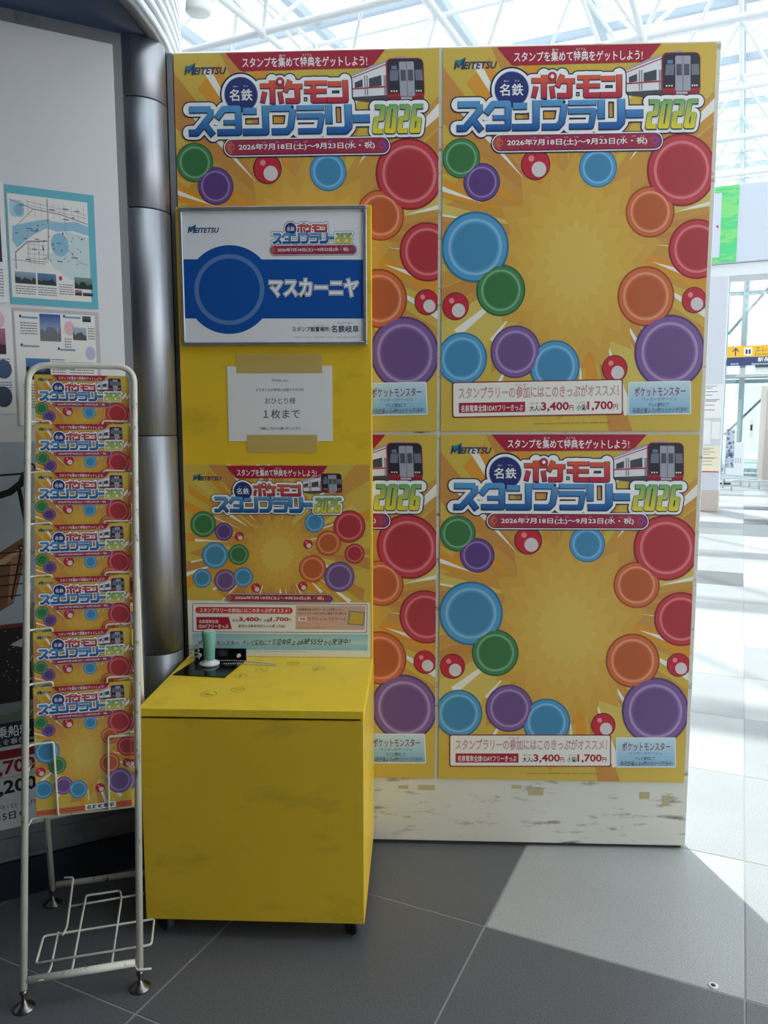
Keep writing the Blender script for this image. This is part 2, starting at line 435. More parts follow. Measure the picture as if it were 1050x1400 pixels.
# ------------------------------------------------------------ panel with the posters
panel = empty('wall_panel', (0, .02, 0), label='free-standing white display panel with scuffed foot, standing behind the yellow stand', cat='panel')
PX0, PX1, PH = -.758, .742, 2.288
MB().bevbox(-.741, PX1, 0.002 - .02, .05, .012, PH, .002).build('board', PANELW, panel)
MB().box(PX0, -.742, -.022, .05, .0, PH - .004).build('edge_trim', GREYTRIM, panel)
tag(MB().box(-.90, -.759, .03, .06, 0, PH - .01).build('trim_gap_filler', SKIRT), kind='structure')  # dark filler added to close the light gap beside the column
MB().box(-.741, PX1 - .01, -.008, .045, 0, .0118).build('plinth', RUBBER, panel)
for x, z, ww, hh in ((-.06, .19, .05, .016), (.27, .185, .045, .022), (.60, .18, .03, .022), (.22, .195, .03, .012), (.67, .17, .02, .03), (-.12, .187, .03, .01)):
    MB().box(x, x + ww, -.0188, -.018, z - hh, z).build('tape_remnant', TAPER, panel)

# ---- artwork of the stamp rally posters, drawn once and shared
W1, H1 = .728, 1.03
Q1 = [(601.4, 594), (958, 592), (934, 1070.5), (598.6, 1064.8)]
P8 = lambda x, y: (500 + x / 2.1, 580 + y / 2.1)
PL = lambda x, y: (610 + x / 5.833, 595 + y / 5.833)
WHITE, NAVYC, REDC = (250, 250, 248), (22, 34, 74), (178, 30, 60)

def ray_background(a, cx, cy, cols, white, spread, rnd, base_y=None):
    # jagged fields and streaks bursting from (cx, cy)
    n = 40
    for k in range(n):
        an = 2 * math.pi * (k + rnd.random() * .6) / n; wd = rnd.uniform(.03, .11); r0 = rnd.uniform(.05, .5) * spread; r1 = rnd.uniform(.75, 1.6) * spread
        col = rnd.choice(cols)
        a.poly([(cx + r0 * math.cos(an), cy + r0 * math.sin(an)), (cx + r1 * math.cos(an - wd), cy + r1 * math.sin(an - wd)), (cx + r1 * 1.05 * math.cos(an + wd), cy + r1 * 1.05 * math.sin(an + wd))], col, 2 + k * .02)
    for k in range(white):
        an = 2 * math.pi * (k + rnd.random() * .7) / white; wd = rnd.uniform(.008, .03); r0 = rnd.uniform(.35, .7) * spread; r1 = r0 + rnd.uniform(.2, .7) * spread
        a.poly([(cx + r0 * math.cos(an), cy + r0 * math.sin(an)), (cx + r1 * math.cos(an - wd), cy + r1 * math.sin(an - wd)), (cx + r1 * math.cos(an + wd), cy + r1 * math.sin(an + wd))], (250, 246, 232), 3 + k * .01)

YB, OR1, OR2, YB2 = (218, 186, 76), (208, 146, 70), (213, 158, 72), (224, 198, 98)
bgd = Art(W1, H1, Q1, P8)
rn = random.Random(4)
bgd.poly([(200 + 0, 20), (1000, 10), (1000, 1040), (190, 1040)], YB, 1)
blob = []
for k in range(44):
    an = 2 * math.pi * k / 44; rr = (1 if k % 2 else .82) * rn.uniform(.86, 1.06)
    blob.append((575 + 410 * rr * math.cos(an), 520 + 400 * rr * math.sin(an)))
bgd.poly(blob, OR2, 1.5)
ray_background(bgd, 570, 520, [OR1, YB2, OR2, (230, 158, 50), YB], 26, 430, rn)
# soft golden burst in the middle
for rr, cc in ((235, (220, 170, 72)), (190, (224, 178, 76)), (140, (227, 186, 82)), (90, (230, 194, 92))):
    bgd.poly([(575 + rr * (1 if k % 2 else .8) * math.cos(2 * math.pi * k / 36), 590 + rr * 1.25 * (1 if k % 2 else .8) * math.sin(2 * math.pi * k / 36)) for k in range(36)], cc, 3.5 + (235 - rr) * .002)
M_BG = bgd.mesh('background_print')

ban = Art(W1, H1, Q1, P8)
ban.poly([(362, 26), (808, 23), (808, 27), (770, 70), (765, 73), (408, 77), (400, 75), (362, 32)], (176, 30, 58), 6)
ban.text('スタンプを集めて特典をゲットしよう!', 406, 42, 757, 68, WHITE, 7, .013)
ban.text('あつ', 510, 35, 527, 41, WHITE, 7, .01); ban.text('とくてん', 576, 34, 602, 40, WHITE, 7, .01)
M_BAN = ban.mesh('slogan_banner')

lg = Art(W1, H1, Q1, PL)
lg.text('EITETSU', 104, 96, 356, 145, (34, 58, 110), 6, .03, .28)
lg.poly([(30, 150), (42, 80), (52, 84), (64, 112), (120, 60), (100, 150), (84, 150), (92, 108), (62, 142), (52, 118), (40, 150)], (34, 58, 110), 6)
lg.poly([(42, 80), (70, 84), (118, 60), (66, 124), (54, 112)], (28, 130, 140), 6.5)
M_LG = lg.mesh('railway_logo')

tt = Art(W1, H1, Q1, PL)
BLUE = ((92, 160, 214), (16, 86, 158), 390, 590); RED = ((230, 96, 62), (186, 34, 74), 210, 365); GRN = ((104, 176, 110), (240, 220, 40), 385, 600)
blue = [[(62, 403), (222, 403)], [(222, 403), (222, 452), (112, 572), (54, 572)], [(172, 505), (238, 590)],
        [(272, 470), (326, 403), (440, 403), (440, 572), (275, 572)], [(326, 500), (440, 500)],
        [(478, 420), (580, 420)], [(652, 382), (652, 572), (474, 572)],
        [(690, 403), (865, 403)], [(868, 410), (846, 540), (815, 572), (698, 572)],
        [(900, 403), (1106, 403)], [(898, 462), (1090, 462), (1068, 572), (905, 572)],
        [(1146, 384), (1146, 520)], [(1298, 382), (1298, 545), (1272, 572), (1128, 572)], [(1336, 487), (1462, 487)]]
bt = [46, 46, 46, 46, 34, 46, 48, 44, 46, 36, 40, 50, 52, 58]
red = [[(620, 238), (800, 238)], [(712, 200), (712, 368)], [(652, 282), (632, 360)], [(770, 282), (782, 365)],
       [(852, 200), (812, 285)], [(835, 245), (945, 245)], [(907, 245), (907, 350), (815, 350)],
       [(968, 222), (1138, 222)], [(962, 282), (1134, 282)], [(1034, 222), (1030, 350), (1134, 350)],
       [(1150, 232), (1250, 232)], [(1283, 205), (1283, 350), (1140, 350)]]
rt = [36, 40, 34, 34, 36, 36, 38, 32, 32, 38, 38, 40]
def dig(x0, pts): return [(x0 + 933 + x + (600 - y) * .17, y) for x, y in pts]
gr = [dig(545, [(0, 405), (62, 405), (62, 492), (18, 492), (18, 583), (80, 583)]), dig(640, [(18, 405), (66, 405), (66, 583), (18, 583), (18, 405)]),
      dig(738, [(0, 405), (62, 405), (62, 492), (18, 492), (18, 583), (80, 583)]), dig(835, [(80, 405), (18, 405), (18, 583), (66, 583), (66, 500), (18, 500)])]
allst = [(p, t) for p, t in zip(blue, bt)] + [(p, t) for p, t in zip(red, rt)] + [(p, 36) for p in gr]
for p, t in allst: tt.stroke(p, t + 74, NAVYC, 8, 0, 'all')
tt.disc(467, 300, 164, NAVYC, 8)
for p, t in allst: tt.stroke(p, t + 56, WHITE, 9, 0, 'all')
tt.disc(467, 300, 152, WHITE, 9); tt.disc(775, 212, 62, NAVYC, 8); tt.disc(775, 212, 52, WHITE, 9)
tt.disc(467, 300, 132, (150, 160, 200), 10); tt.disc(467, 300, 127, (40, 52, 118), 11)
for p, t in allst[len(blue):len(blue) + len(red)]: tt.stroke(p, t + 8, NAVYC, 12, 4, True, 3)
for p, t in allst[len(blue):len(blue) + len(red)]: tt.stroke(p, t, RED, 13)
for p, t in allst[:len(blue)]: tt.stroke(p, t + 8, NAVYC, 14, 4, True, 4)
for p, t in allst[:len(blue)]: tt.stroke(p, t, BLUE, 15)
tt.disc(865, 398, 11, NAVYC, 16, 16)
for p in gr: tt.stroke(p, 44, NAVYC, 14, 4, True, 4)
for p in gr: tt.stroke(p, 36, GRN, 15)
tt.disc(775, 212, 34, NAVYC, 16); tt.disc(775, 212, 30, (206, 50, 60), 17); tt.disc(775, 212, 14, WHITE, 18, 20)
tt.text('名鉄', 378, 260, 554, 345, WHITE, 13, .014)
tt.text('めい', 408, 234, 446, 246, WHITE, 13, .01); tt.text('てつ', 488, 234, 524, 246, WHITE, 13, .01)
M_TT = tt.mesh('title_lettering')

dt = Art(W1, H1, Q1, PL)
dt.rect(310, 614, 1622, 760, NAVYC, 8, 72); dt.rect(318, 620, 1615, 752, WHITE, 9, 65); dt.rect(326, 628, 1608, 744, (100, 30, 60), 10, 57)
nseg = 10
for k in range(nseg):
    x0 = 384 + (1550 - 384) * k / nseg; x1 = 384 + (1550 - 384) * (k + 1) / nseg; t = abs((k + .5) / nseg - .5) * 2
    dt.rect(x0, 634, x1 + .5, 738, (int(160 + 10 * t), int(36 + 20 * t), int(78 - 4 * t)), 11)
dt.disc(384, 686, 52, (196, 92, 74), 10.5); dt.disc(1550, 686, 52, (140, 58, 120), 10.5)
dt.ring(376, 682, 20, 25, (226, 132, 110), 12, 20); dt.ring(1552, 682, 20, 25, (176, 100, 160), 12, 20)
dt.text('2026年7月18日(土)～9月23日(水・祝)', 434, 660, 1494, 712, WHITE, 13, .016)
for x in (620, 724, 866, 944, 1135, 1300, 1378, 1445): dt.text('がつ' if x in (724, 1135) else 'にち', x, 646, x + 28, 656, WHITE, 13)
M_DT = dt.mesh('date_banner')

tr = Art(W1, H1, Q1, lambda x, y: (770 + x / 5.833, 595 + y / 5.833))
tr.poly([(400, 190), (690, 60), (690, 350), (560, 372), (400, 352)], (90, 88, 96), 5)
tr.poly([(404, 176), (560, 116), (690, 66), (684, 320), (404, 332)], (236, 236, 238), 5.5)
tr.poly([(420, 156), (520, 118), (560, 100), (760, 40), (830, 36), (830, 52), (690, 74), (560, 120), (404, 178)], (170, 170, 174), 6)
tr.poly([(404, 186), (690, 84), (690, 92), (404, 193)], (190, 36, 60), 6.5)
tr.poly([(404, 266), (684, 250), (684, 262), (404, 276)], (190, 36, 60), 6.6)
for x0, x1, ya, yb in ((424, 486, 212, 262), (536, 634, 184, 256)): tr.poly([(x0, ya + 12), (x1, ya - 12), (x1, yb - 6), (x0, yb + 2)], (74, 76, 86), 7)
for x in (500, 518, 652, 664): tr.poly([(x, 176), (x + 8, 172), (x + 8, 318), (x, 322)], (130, 132, 140), 7.2)
tr.poly([(404, 330), (684, 318), (684, 350), (560, 372), (404, 350)], (78, 76, 80), 7)
tr.rect(672, 50, 968, 352, (176, 34, 56), 7.5, 44); tr.rect(682, 56, 964, 336, (44, 44, 60), 8, 40)
tr.rect(684, 296, 962, 352, (176, 34, 56), 8.2, 8); tr.rect(684, 270, 962, 310, (44, 44, 60), 8.3)
tr.rect(776, 76, 892, 330, (168, 170, 182), 9, 10); tr.rect(832, 78, 836, 330, (90, 92, 102), 9.5)
tr.rect(784, 136, 826, 218, (86, 88, 102), 10, 5); tr.rect(842, 136, 884, 218, (86, 88, 102), 10, 5)
tr.poly([(706, 138), (770, 138), (764, 216), (698, 216)], (118, 124, 136), 9); tr.poly([(898, 138), (954, 138), (960, 216), (902, 216)], (118, 124, 136), 9)
tr.rect(716, 106, 758, 132, (110, 130, 170), 9)
for x in (710, 730, 750, 906, 923, 940): tr.disc(x, 292, 7, (236, 226, 190), 10, 12)
tr.rect(690, 330, 960, 352, (150, 32, 52), 9); tr.rect(782, 336, 868, 352, (190, 190, 196), 10)
M_TR = tr.mesh('train_picture')

def emblem(a, x, y, rad, col, L, dark=.72, light=.35):
    c1 = tuple(int(q + (255 - q) * light) for q in col); c0 = tuple(int(q * dark) for q in col)
    a.disc(x, y, rad, c0, L); a.disc(x, y, rad * .94, col, L + .4); a.ring(x, y, rad * .72, rad * .80, c1, L + .8, 36)
    a.disc(x, y, rad * .66, tuple(int(q * .88) for q in col), L + .8)
def red_disc(a, x, y, rad, L):
    a.disc(x, y, rad, (70, 30, 40), L); a.disc(x, y, rad * .94, (204, 44, 62), L + .4); a.disc(x + rad * .22, y + rad * .3, rad * .5, (226, 218, 214), L + .8, 28); a.disc(x - rad * .3, y - rad * .4, rad * .2, (240, 150, 150), L + .8, 18)
cG, cP, cB, cR, cO, cV = (70, 140, 84), (112, 78, 150), (84, 164, 212), (206, 64, 72), (222, 112, 60), (134, 98, 160)
em = Art(W1, H1, Q1, P8)
for x, y, rr, cc in ((262, 315, 52, cG), (318, 378, 50, cP), (635, 345, 52, cB), (863, 355, 95, cR), (777, 462, 67, cO), (300, 545, 92, cB), (905, 560, 78, cR), (370, 658, 67, cG),
                     (765, 680, 78, cO), (830, 825, 97, cV), (265, 832, 68, cB), (410, 817, 68, cV), (517, 857, 68, cB)):
    emblem(em, x, y, rr, cc, 4.2)
for x, y, rr in ((465, 335, 40), (247, 697, 36), (897, 692, 34), (680, 865, 35)): red_disc(em, x, y, rr, 4.2)
M_EM = em.mesh('round_emblems')
EMS = []
def one(fn, args, H_=H1, W_=W1, Q=Q1, pre=P8):
    q = Art(W_, H_, Q, pre); fn(q, *args); return q.mesh('round_emblem')
EML = [(262, 315, 52, cG), (318, 378, 50, cP), (635, 345, 52, cB), (863, 355, 95, cR), (777, 462, 67, cO), (300, 545, 92, cB), (905, 560, 78, cR), (370, 658, 67, cG),
       (765, 680, 78, cO), (830, 825, 97, cV), (265, 832, 68, cB), (410, 817, 68, cV), (517, 857, 68, cB)]
for k, (x, y, rr, cc) in enumerate(EML): EMS.append(one(emblem, (x, y, rr, cc, 4.2 + (k % 2) * .1 + k * .02)))
for k, (x, y, rr) in enumerate(((465, 335, 40), (247, 697, 36), (897, 692, 34), (680, 865, 35))): EMS.append(one(red_disc, (x, y, rr, 4.2)))

tk = Art(W1, H1, Q1, P8)
tk.rect(238, 892, 702, 984, (140, 30, 50), 6.2, 6); tk.rect(241, 895, 699, 981, (246, 242, 232), 6.6, 5)
tk.text('スタンプラリーの参加にはこのきっぷがオススメ！', 256, 906, 690, 936, (176, 34, 56), 7, .017)
tk.text('スタンプラリーの参加にはこのきっぷがオススメ！', 256, 906, 690, 936, (250, 242, 238), 7.4, -.02)
tk.text('さんか', 408, 899, 440, 905, (176, 34, 56), 7.4)
tk.rect(256, 946, 436, 972, (176, 30, 56), 7); tk.text('名鉄電車全線1DAYフリーきっぷ', 262, 952, 430, 969, WHITE, 7.4, .01)
tk.text('大人/', 448, 956, 478, 971, (40, 30, 36), 7, .02); tk.text('3,400', 480, 949, 554, 972, (176, 30, 56), 7, .03); tk.text('円', 556, 957, 567, 970, (176, 30, 56), 7, .02)
tk.text('小児/', 576, 956, 604, 971, (40, 30, 36), 7, .02); tk.text('1,700', 606, 949, 674, 972, (176, 30, 56), 7, .03); tk.text('円', 676, 957, 688, 970, (176, 30, 56), 7, .02)
tk.text('おとな', 450, 948, 472, 953, (40, 30, 36), 7); tk.text('しょうに', 578, 948, 600, 953, (40, 30, 36), 7)
M_TK = tk.mesh('ticket_notice')
tv = Art(W1, H1, Q1, P8)
tv.rect(716, 900, 888, 986, (236, 244, 246), 6.2, 4)
for k in range(8): tv.rect(719, 903 + k * 10, 885, 903 + (k + 1) * 10, (int(206 - 9 * k), int(230 - 5 * k), int(238 - 2 * k)), 6.6)
tv.text('ポケットモンスター', 734, 914, 872, 938, WHITE, 7, .05); tv.text('ポケットモンスター', 734, 914, 872, 938, ((60, 130, 160), (176, 60, 90), 914, 940), 7.4, .03)
tv.text('ワンダーボヤージュ', 754, 941, 848, 950, (90, 120, 130), 7.4, .0)
tv.text('テレビ愛知にて', 772, 955, 828, 965, (30, 40, 70), 7.4, .006, .2)
tv.text('毎週金曜よる6時55分から放送中!', 728, 967, 878, 981, WHITE, 7, .02, .2); tv.text('毎週金曜よる6時55分から放送中!', 728, 967, 878, 981, (30, 40, 70), 7.4, .006, .2)
tv.text('©Nintendo・Creatures・GAME FREAK・TV Tokyo・ShoPro・JR Kikaku ©Pokémon', 460, 1001, 665, 1006, (120, 96, 40), 7)
M_TV = tv.mesh('programme_notice')
M_SHEET = MB().box(0, W1, 0, .0008, 0, H1).mesh('sheet', mat('poster paper', (220, 190, 80), .4, bump=.25, bscale=2.2, coat=.25))

def big_poster(x, z, label):
    p = empty('poster', (x, -.0012, z), label=label, cat='poster', group='stamp rally posters on the panel')
    for me in (M_SHEET, M_BG, M_BAN, M_LG, M_TT, M_DT, M_TR, M_TK, M_TV): use(me, me.name, p)
    for me in EMS: use(me, 'round_emblem', p)
    return p
big_poster(.0005, 1.2513, 'large yellow stamp rally poster, upper one at the free edge of the panel')
big_poster(.0005, .2122, 'large yellow stamp rally poster, lower one at the free edge, above the scuffed white foot')
big_poster(-.7385, 1.2513, 'large yellow stamp rally poster, upper one half hidden behind the framed sign')
big_poster(-.7385, .2122, 'large yellow stamp rally poster, lower one mostly hidden behind the yellow stand')

# ------------------------------------------------------------ yellow stamp stand
SX0, SX1, SY0, SY1 = -.738, -.192, -.455, -.0045
st = empty('stamp_stand', ((SX0 + SX1) / 2, SY0 / 2, 0), label='yellow box stand on castors with a tall yellow back board', cat='stand')
ox, oy = (SX0 + SX1) / 2, SY0 / 2
def B(x0, x1, y0, y1, z0, z1, b=.0015): return MB().bevbox(x0 - ox, x1 - ox, y0 - oy, y1 - oy, z0, z1, b)
B(SX0 + .001, SX1 - .001, SY0 + .001, SY1, .05, .5675).build('cabinet', YEL, st)
B(SX0 + .008, SX1 - .008, SY0 + .008, SY1 - .01, .5675, .5735, .001).build('shadow_gap', DARK, st)
B(SX0, SX1, SY0 - .001, -.036, .5735, .5945).build('lid', YELTOP, st)
B(SX0 + .001, SX1 - .002, -.0355, SY1, .5735, 1.868, .002).build('back_board', YEL, st)
for x, y in ((-.225, -.415), (-.70, -.415), (-.225, -.05), (-.70, -.05)):
    w_ = MB(); w_.tube([(x - .006 - ox, y - .008 - oy, .021), (x + .006 - ox, y + .008 - oy, .021)], .0208, 18); c_o = w_.build('castor', RUBBER, st)
    MB().box(x - .013 - ox, x + .013 - ox, y - .014 - oy, y + .014 - oy, .0425, .05).build('fork', CHROME, c_o)
# ink rings left on the lid
rnk = random.Random(3)
inkm = mat('faded green stamp ink', (158, 170, 52), .5, noise=.15, nscale=60)
for x, y, rr in ((-.592, -.353, .021), (-.526, -.319, .018), (-.543, -.21, .018), (-.496, -.163, .018), (-.418, -.099, .018), (-.34, -.145, .018)):
    k = MB(); n = 26; v = []
    for q in range(n):
        a = 2 * math.pi * q / n
        for r_ in (rr, rr * .88): v.append((x - ox + r_ * math.cos(a), y - oy + r_ * math.sin(a), .5948))
    k.add(v, [(2 * q, 2 * q + 1, 2 * ((q + 1) % n) + 1, 2 * ((q + 1) % n)) for q in range(n) if rnk.random() > .12])
    for q in range(4):
        a = rnk.uniform(0, 3.1); b_ = rnk.uniform(-.4, .4) * rr; d = Vector((math.cos(a), math.sin(a))) * rr * rnk.uniform(.3, .8); nn = Vector((-d.y, d.x)).normalized()
        c0 = Vector((x - ox, y - oy)) + nn * b_; k.add([(*(c0 - d), .5948), (*(c0 + d), .5948), (*(c0 + d + nn * .0016), .5948), (*(c0 - d + nn * .0016), .5948)], [(0, 1, 2, 3)])
    k.build('ink_mark', inkm, st)

# ---- black plate, stamp and ball chain
pl = empty('stamp_plate', (-.64, -.15, .5945), label='black metal stamp rest plate with upright back flange on the yellow lid', cat='plate')
MB().prism([(-.088, -.064), (.058, -.08), (.082, .066), (-.062, .07)], .0002, .003).build('base', BLACKG, pl)
MB().box(-.068, .083, .071, .075, .0002, .036).build('back_flange', BLACKG, pl)
for x in (-.052, .062): MB().tube([(x, .0708, .016), (x, .063, .016)], [.006, .005], 12).build('screw', WPLAS, pl)
sp = empty('hand_stamp', (-.651, -.125, .5978), label='pale teal round stamp handle standing on a white ring base', cat='stamp')
MB().lathe([(.026, 0), (.028, .003), (.027, .007), (.016, .010), (.015, .014)], n=28).build('base_ring', WPLAS, sp)
MB().lathe([(.0135, .0145), (.015, .02), (.0165, .05), (.0205, .092), (.0195, .096), (.017, .0965)], n=28).build('handle', TEAL, sp)
MB().lathe([(.0165, .0967), (.0165, .0985), (.014, .099)], n=24).build('cap_inset', mat('pale grey plastic', (196, 206, 200), .4), sp)
ch = MB()
path = fillet([(-.03, .062, .006), (-.01, .02, .003), (.05, .03, .003), (.10, .035, .0022 - .003), (.17, .02, -.0005), (.195, .0, -.0005), (.16, .005, -.0005), (.09, .012, -.0005), (.04, .0, .002)], .03, 8)
acc = 0
for a, b_ in zip(path, path[1:]):
    L = (b_ - a).length; t = -acc
    while t + .006 < L:
        t += .006
        if t > 0: ch.ball(a + (b_ - a) * (t / L), .0024, 6)
    acc = L - t if t > -acc else acc + L
o = ch.build('ball_chain', CHROME, sp)
ch = MB()
for q in range(46):
    a = q * .55; ch.ball((-.052 + .012 * math.cos(a) - .0, .035 + .012 * math.sin(a), .004 + q * .001), .0026, 6)
ch.build('ball_chain', CHROME, sp)

# ---- framed sign on the back board
sg = empty('framed_sign', (-.466, -.0362, 1.491), label='silver framed blue and white sign board at the top of the yellow back board', cat='sign')
sw, sh = .519, .374
fr = MB()
for x0, x1, z0, z1 in ((-sw / 2, sw / 2, 0, .010), (-sw / 2, sw / 2, sh - .010, sh), (-sw / 2, -sw / 2 + .010, .0101, sh - .0101), (sw / 2 - .010, sw / 2, .0101, sh - .0101)):
    MB().bevbox(x0, x1, -.012, 0, z0, z1, .002).build('frame_rail', ALU, sg)
SQ = [(45, 58), (982, 42), (990, 730), (70, 735)]
s_ = Art(sw, sh, SQ)
s_.rect(62, 62, 974, 722, (240, 240, 242), 1)
BL = (14, 84, 168)
s_.rect(66, 310, 974, 600, BL, 2); s_.disc(300, 458, 218, BL, 2.3, 60)
s_.ring(300, 458, 152, 174, (96, 132, 190), 3, 60)
s_.text('マスカーニヤ', 500, 408, 940, 488, (250, 250, 248), 4, .085); s_.text('マスカーニヤ', 500, 408, 940, 488, (56, 64, 130), 4.5, .055)
s_.text('マスカーニヤ', 500, 408, 940, 488, (250, 250, 248), 5, .03)
s_.text('スタンプ設置場所:', 615, 640, 802, 664, (30, 30, 40), 3, .012); s_.text('名鉄岐阜', 810, 634, 948, 668, (30, 30, 40), 3, .012)
s_.text('せっちばしょ', 722, 630, 772, 636, (30, 30, 40), 3); s_.text('めいてつぎふ', 842, 617, 918, 626, (30, 30, 40), 3)
s_.text('©Nintendo・Creatures・GAME FREAK・TV Tokyo・ShoPro・JR Kikaku ©Pokémon', 625, 689, 950, 695, (110, 110, 116), 3)
so = s_.build('printed_card', sg, INKG); so.location = (-sw / 2, -.0045, 0)
MB().box(-sw / 2 + .009, sw / 2 - .009, -.0042, -.0005, .009, sh - .009).build('backing', WHITEB, sg)
def bb(me):
    v = [x.co for x in me.vertices]; return min(p.x for p in v), max(p.x for p in v), min(p.z for p in v), max(p.z for p in v)
def fit(me, name, parent, art, x0, y0, x1, y1, off=(0, 0, 0), ys=1):
    (a, b_), (c, d) = art.mp((x0, y0)), art.mp((x1, y1)); X0, X1, Z0, Z1 = bb(me)
    sx = (c - a) / (X1 - X0); sz = (d - b_) / (Z1 - Z0)
    return use(me, name, parent, (off[0] + a - X0 * sx, off[1], off[2] + art.H - d - Z0 * sz), (sx, ys, sz))
fit(M_LG, 'railway_logo', sg, s_, 90, 140, 248, 181, (-sw / 2, -.0045, 0), .5)
fit(M_TT, 'title_lettering', sg, s_, 500, 122, 922, 240, (-sw / 2, -.0045, 0), .3)
fit(M_DT, 'date_banner', sg, s_, 496, 238, 936, 288, (-sw / 2, -.0045, 0), .35)

# ---- taped notice
def tape_mat():
    m = glass_mat('clear tape film', (.98, .96, .9)); nt = m.node_tree
    d = nt.nodes.new('ShaderNodeBsdfDiffuse'); d.inputs['Color'].default_value = (*lin((226, 200, 120)), 1)
    mx = [q for q in nt.nodes if q.type == 'MIX_SHADER'][0]; mx.inputs[0].default_value = .55; nt.links.new(d.outputs[0], mx.inputs[2]); return m
nt_ = empty('taped_notice', (-.454, -.0362, 1.2247), label='white printed paper notice taped to the yellow board under the framed sign', cat='notice')
MB().box(-.1485, .1485, -.0006, 0, 0, .21).build('paper', PAPER, nt_)
n_ = Art(.297, .21, [(293, 837), (810, 837), (815, 1208), (303, 1205)])
G = (70, 70, 74)
n_.text('Thank you.', 512, 900, 597, 918, G, 1); n_.text('より多くのお客様にお届けするため', 436, 946, 670, 961, G, 1)
n_.text('おひとり様', 480, 992, 630, 1024, G, 1); n_.text('１枚まで', 472, 1050, 652, 1095, G, 1, .004); n_.text('ご理解とご協力をお願い申し上げます。', 450, 1137, 660, 1151, G, 1)
o = n_.build('printed_text', nt_, INKP); o.location = (-.1485, -.0007, 0)
MB().box(-.122, .121, -.0011, -.0008, .19, .243).build('tape', tape_mat(), nt_)
MB().box(-.096, .104, -.0011, -.0008, -.031, .018).build('tape', bpy.data.materials['clear tape film'], nt_)

# ---- poster on the back board
W2, H2 = .535, .562
pp = empty('stand_poster', (-.736, -.0370, .5958), label='smaller yellow stamp rally poster on the yellow board behind the teal stamp', cat='poster')
a = Art(W2, H2, [(48, 22), (990, 18), (1020, 1000), (82, 995)])
MB().box(0, W2, .0001, .0008, 0, H2).build('sheet', PAPER, pp)
a.poly([(40, 15), (1000, 10), (1012, 720), (60, 716)], YB, 1)
rn = random.Random(9)
a.poly([(520 + 460 * (1 if k % 2 else .8) * rn.uniform(.9, 1.1) * math.cos(2 * math.pi * k / 40), 420 + 300 * (1 if k % 2 else .8) * rn.uniform(.9, 1.1) * math.sin(2 * math.pi * k / 40)) for k in range(40)], OR2, 1.5)
b2 = len(a.v)
ray_background(a, 520, 420, [OR1, YB2, OR2, (230, 158, 50)], 26, 400, rn)
for rr, cc in ((190, (220, 170, 72)), (140, (224, 178, 76)), (90, (229, 192, 90))):
    a.poly([(530 + rr * (1 if k % 2 else .8) * math.cos(2 * math.pi * k / 36), 470 + rr * 1.1 * (1 if k % 2 else .8) * math.sin(2 * math.pi * k / 36)) for k in range(36)], cc, 3.5 + (235 - rr) * .002)
a.poly([(60, 708), (1014, 716), (1030, 1010), (75, 1000)], (238, 236, 228), 4.0)
a.build('background_print', pp)
QP = [(48, 22), (990, 18), (1020, 1000), (82, 995)]; idp = lambda x, y: (x, y)
for k, t in enumerate(((152, 320, 66, cG), (257, 357, 46, cP), (718, 308, 51, cB), (895, 328, 82, cR), (790, 412, 64, cO), (213, 478, 68, cB), (333, 473, 53, cG), (925, 465, 51, cR),
                     (712, 543, 70, cO), (850, 584, 78, cV), (148, 595, 49, cB), (266, 606, 57, cV), (358, 588, 51, cB))): use(one(emblem, (*t, 4.2 + (k % 2) * .1 + k * .02), H2, W2, QP, idp), 'round_emblem', pp)
for t in ((336, 381, 23), (686, 419, 24), (424, 643, 24), (663, 633, 24)): use(one(red_disc, (*t, 4.2), H2, W2, QP, idp), 'round_emblem', pp)
t2 = Art(W2, H2, [(48, 22), (990, 18), (1020, 1000), (82, 995)])
t2.rect(98, 724, 998, 872, (90, 80, 110), 5, 8); t2.rect(101, 727, 995, 869, (244, 242, 236), 5.4, 7)
t2.rect(114, 742, 614, 775, (206, 60, 52), 6, 16); t2.text('スタンプラリーの参加にはこのきっぷがオススメ！', 136, 748, 598, 770, WHITE, 6.4, .014)
t2.poly([(118, 794), (286, 793), (302, 856), (122, 860)], (178, 24, 56), 6); t2.text('名鉄電車全線', 132, 808, 232, 826, WHITE, 6.4, .01); t2.text('1DAYフリーきっぷ', 132, 832, 284, 852, WHITE, 6.4, .02)
t2.text('大人/', 304, 802, 338, 818, (30, 30, 36), 6, .02); t2.text('3,400', 340, 794, 438, 818, (176, 30, 56), 6, .035); t2.text('円', 440, 802, 454, 816, (176, 30, 56), 6, .02)
t2.text('小児/', 466, 802, 500, 818, (30, 30, 36), 6, .02); t2.text('1,700', 502, 794, 592, 816, (176, 30, 56), 6, .035); t2.text('円', 594, 800, 606, 814, (176, 30, 56), 6, .02)
t2.text('駅他の自動券売機からも購入可能！', 336, 832, 578, 848, (30, 30, 36), 6, .01)
t2.rect(630, 732, 988, 856, (222, 178, 160), 6, 3)
t2.text('名鉄電車全線1DAYフリーきっぷを購入して、', 640, 746, 868, 758, (60, 40, 40), 6.5, .01); t2.text('スタンプラリーを1ヶ所以上達成すると貰える', 640, 766, 890, 778, (60, 40, 40), 6.5, .01)
t2.rect(644, 790, 686, 812, (246, 240, 232), 6.5, 3); t2.text('特典', 652, 794, 680, 808, (70, 40, 40), 6.9, .01); t2.text('スペシャルパスケース', 692, 792, 888, 810, (150, 50, 60), 6.5, .01)
t2.text('※デザインはイメージです', 644, 824, 760, 829, (90, 60, 60), 6.5); t2.text('詳しくは特設サイトをご確認ください', 644, 842, 792, 848, (90, 60, 60), 6.5)
t2.poly([(902, 756), (988, 764), (980, 836), (896, 828)], (150, 146, 130), 6.6)
t2.poly([(912, 764), (980, 770), (973, 828), (905, 822)], (214, 178, 72), 7)
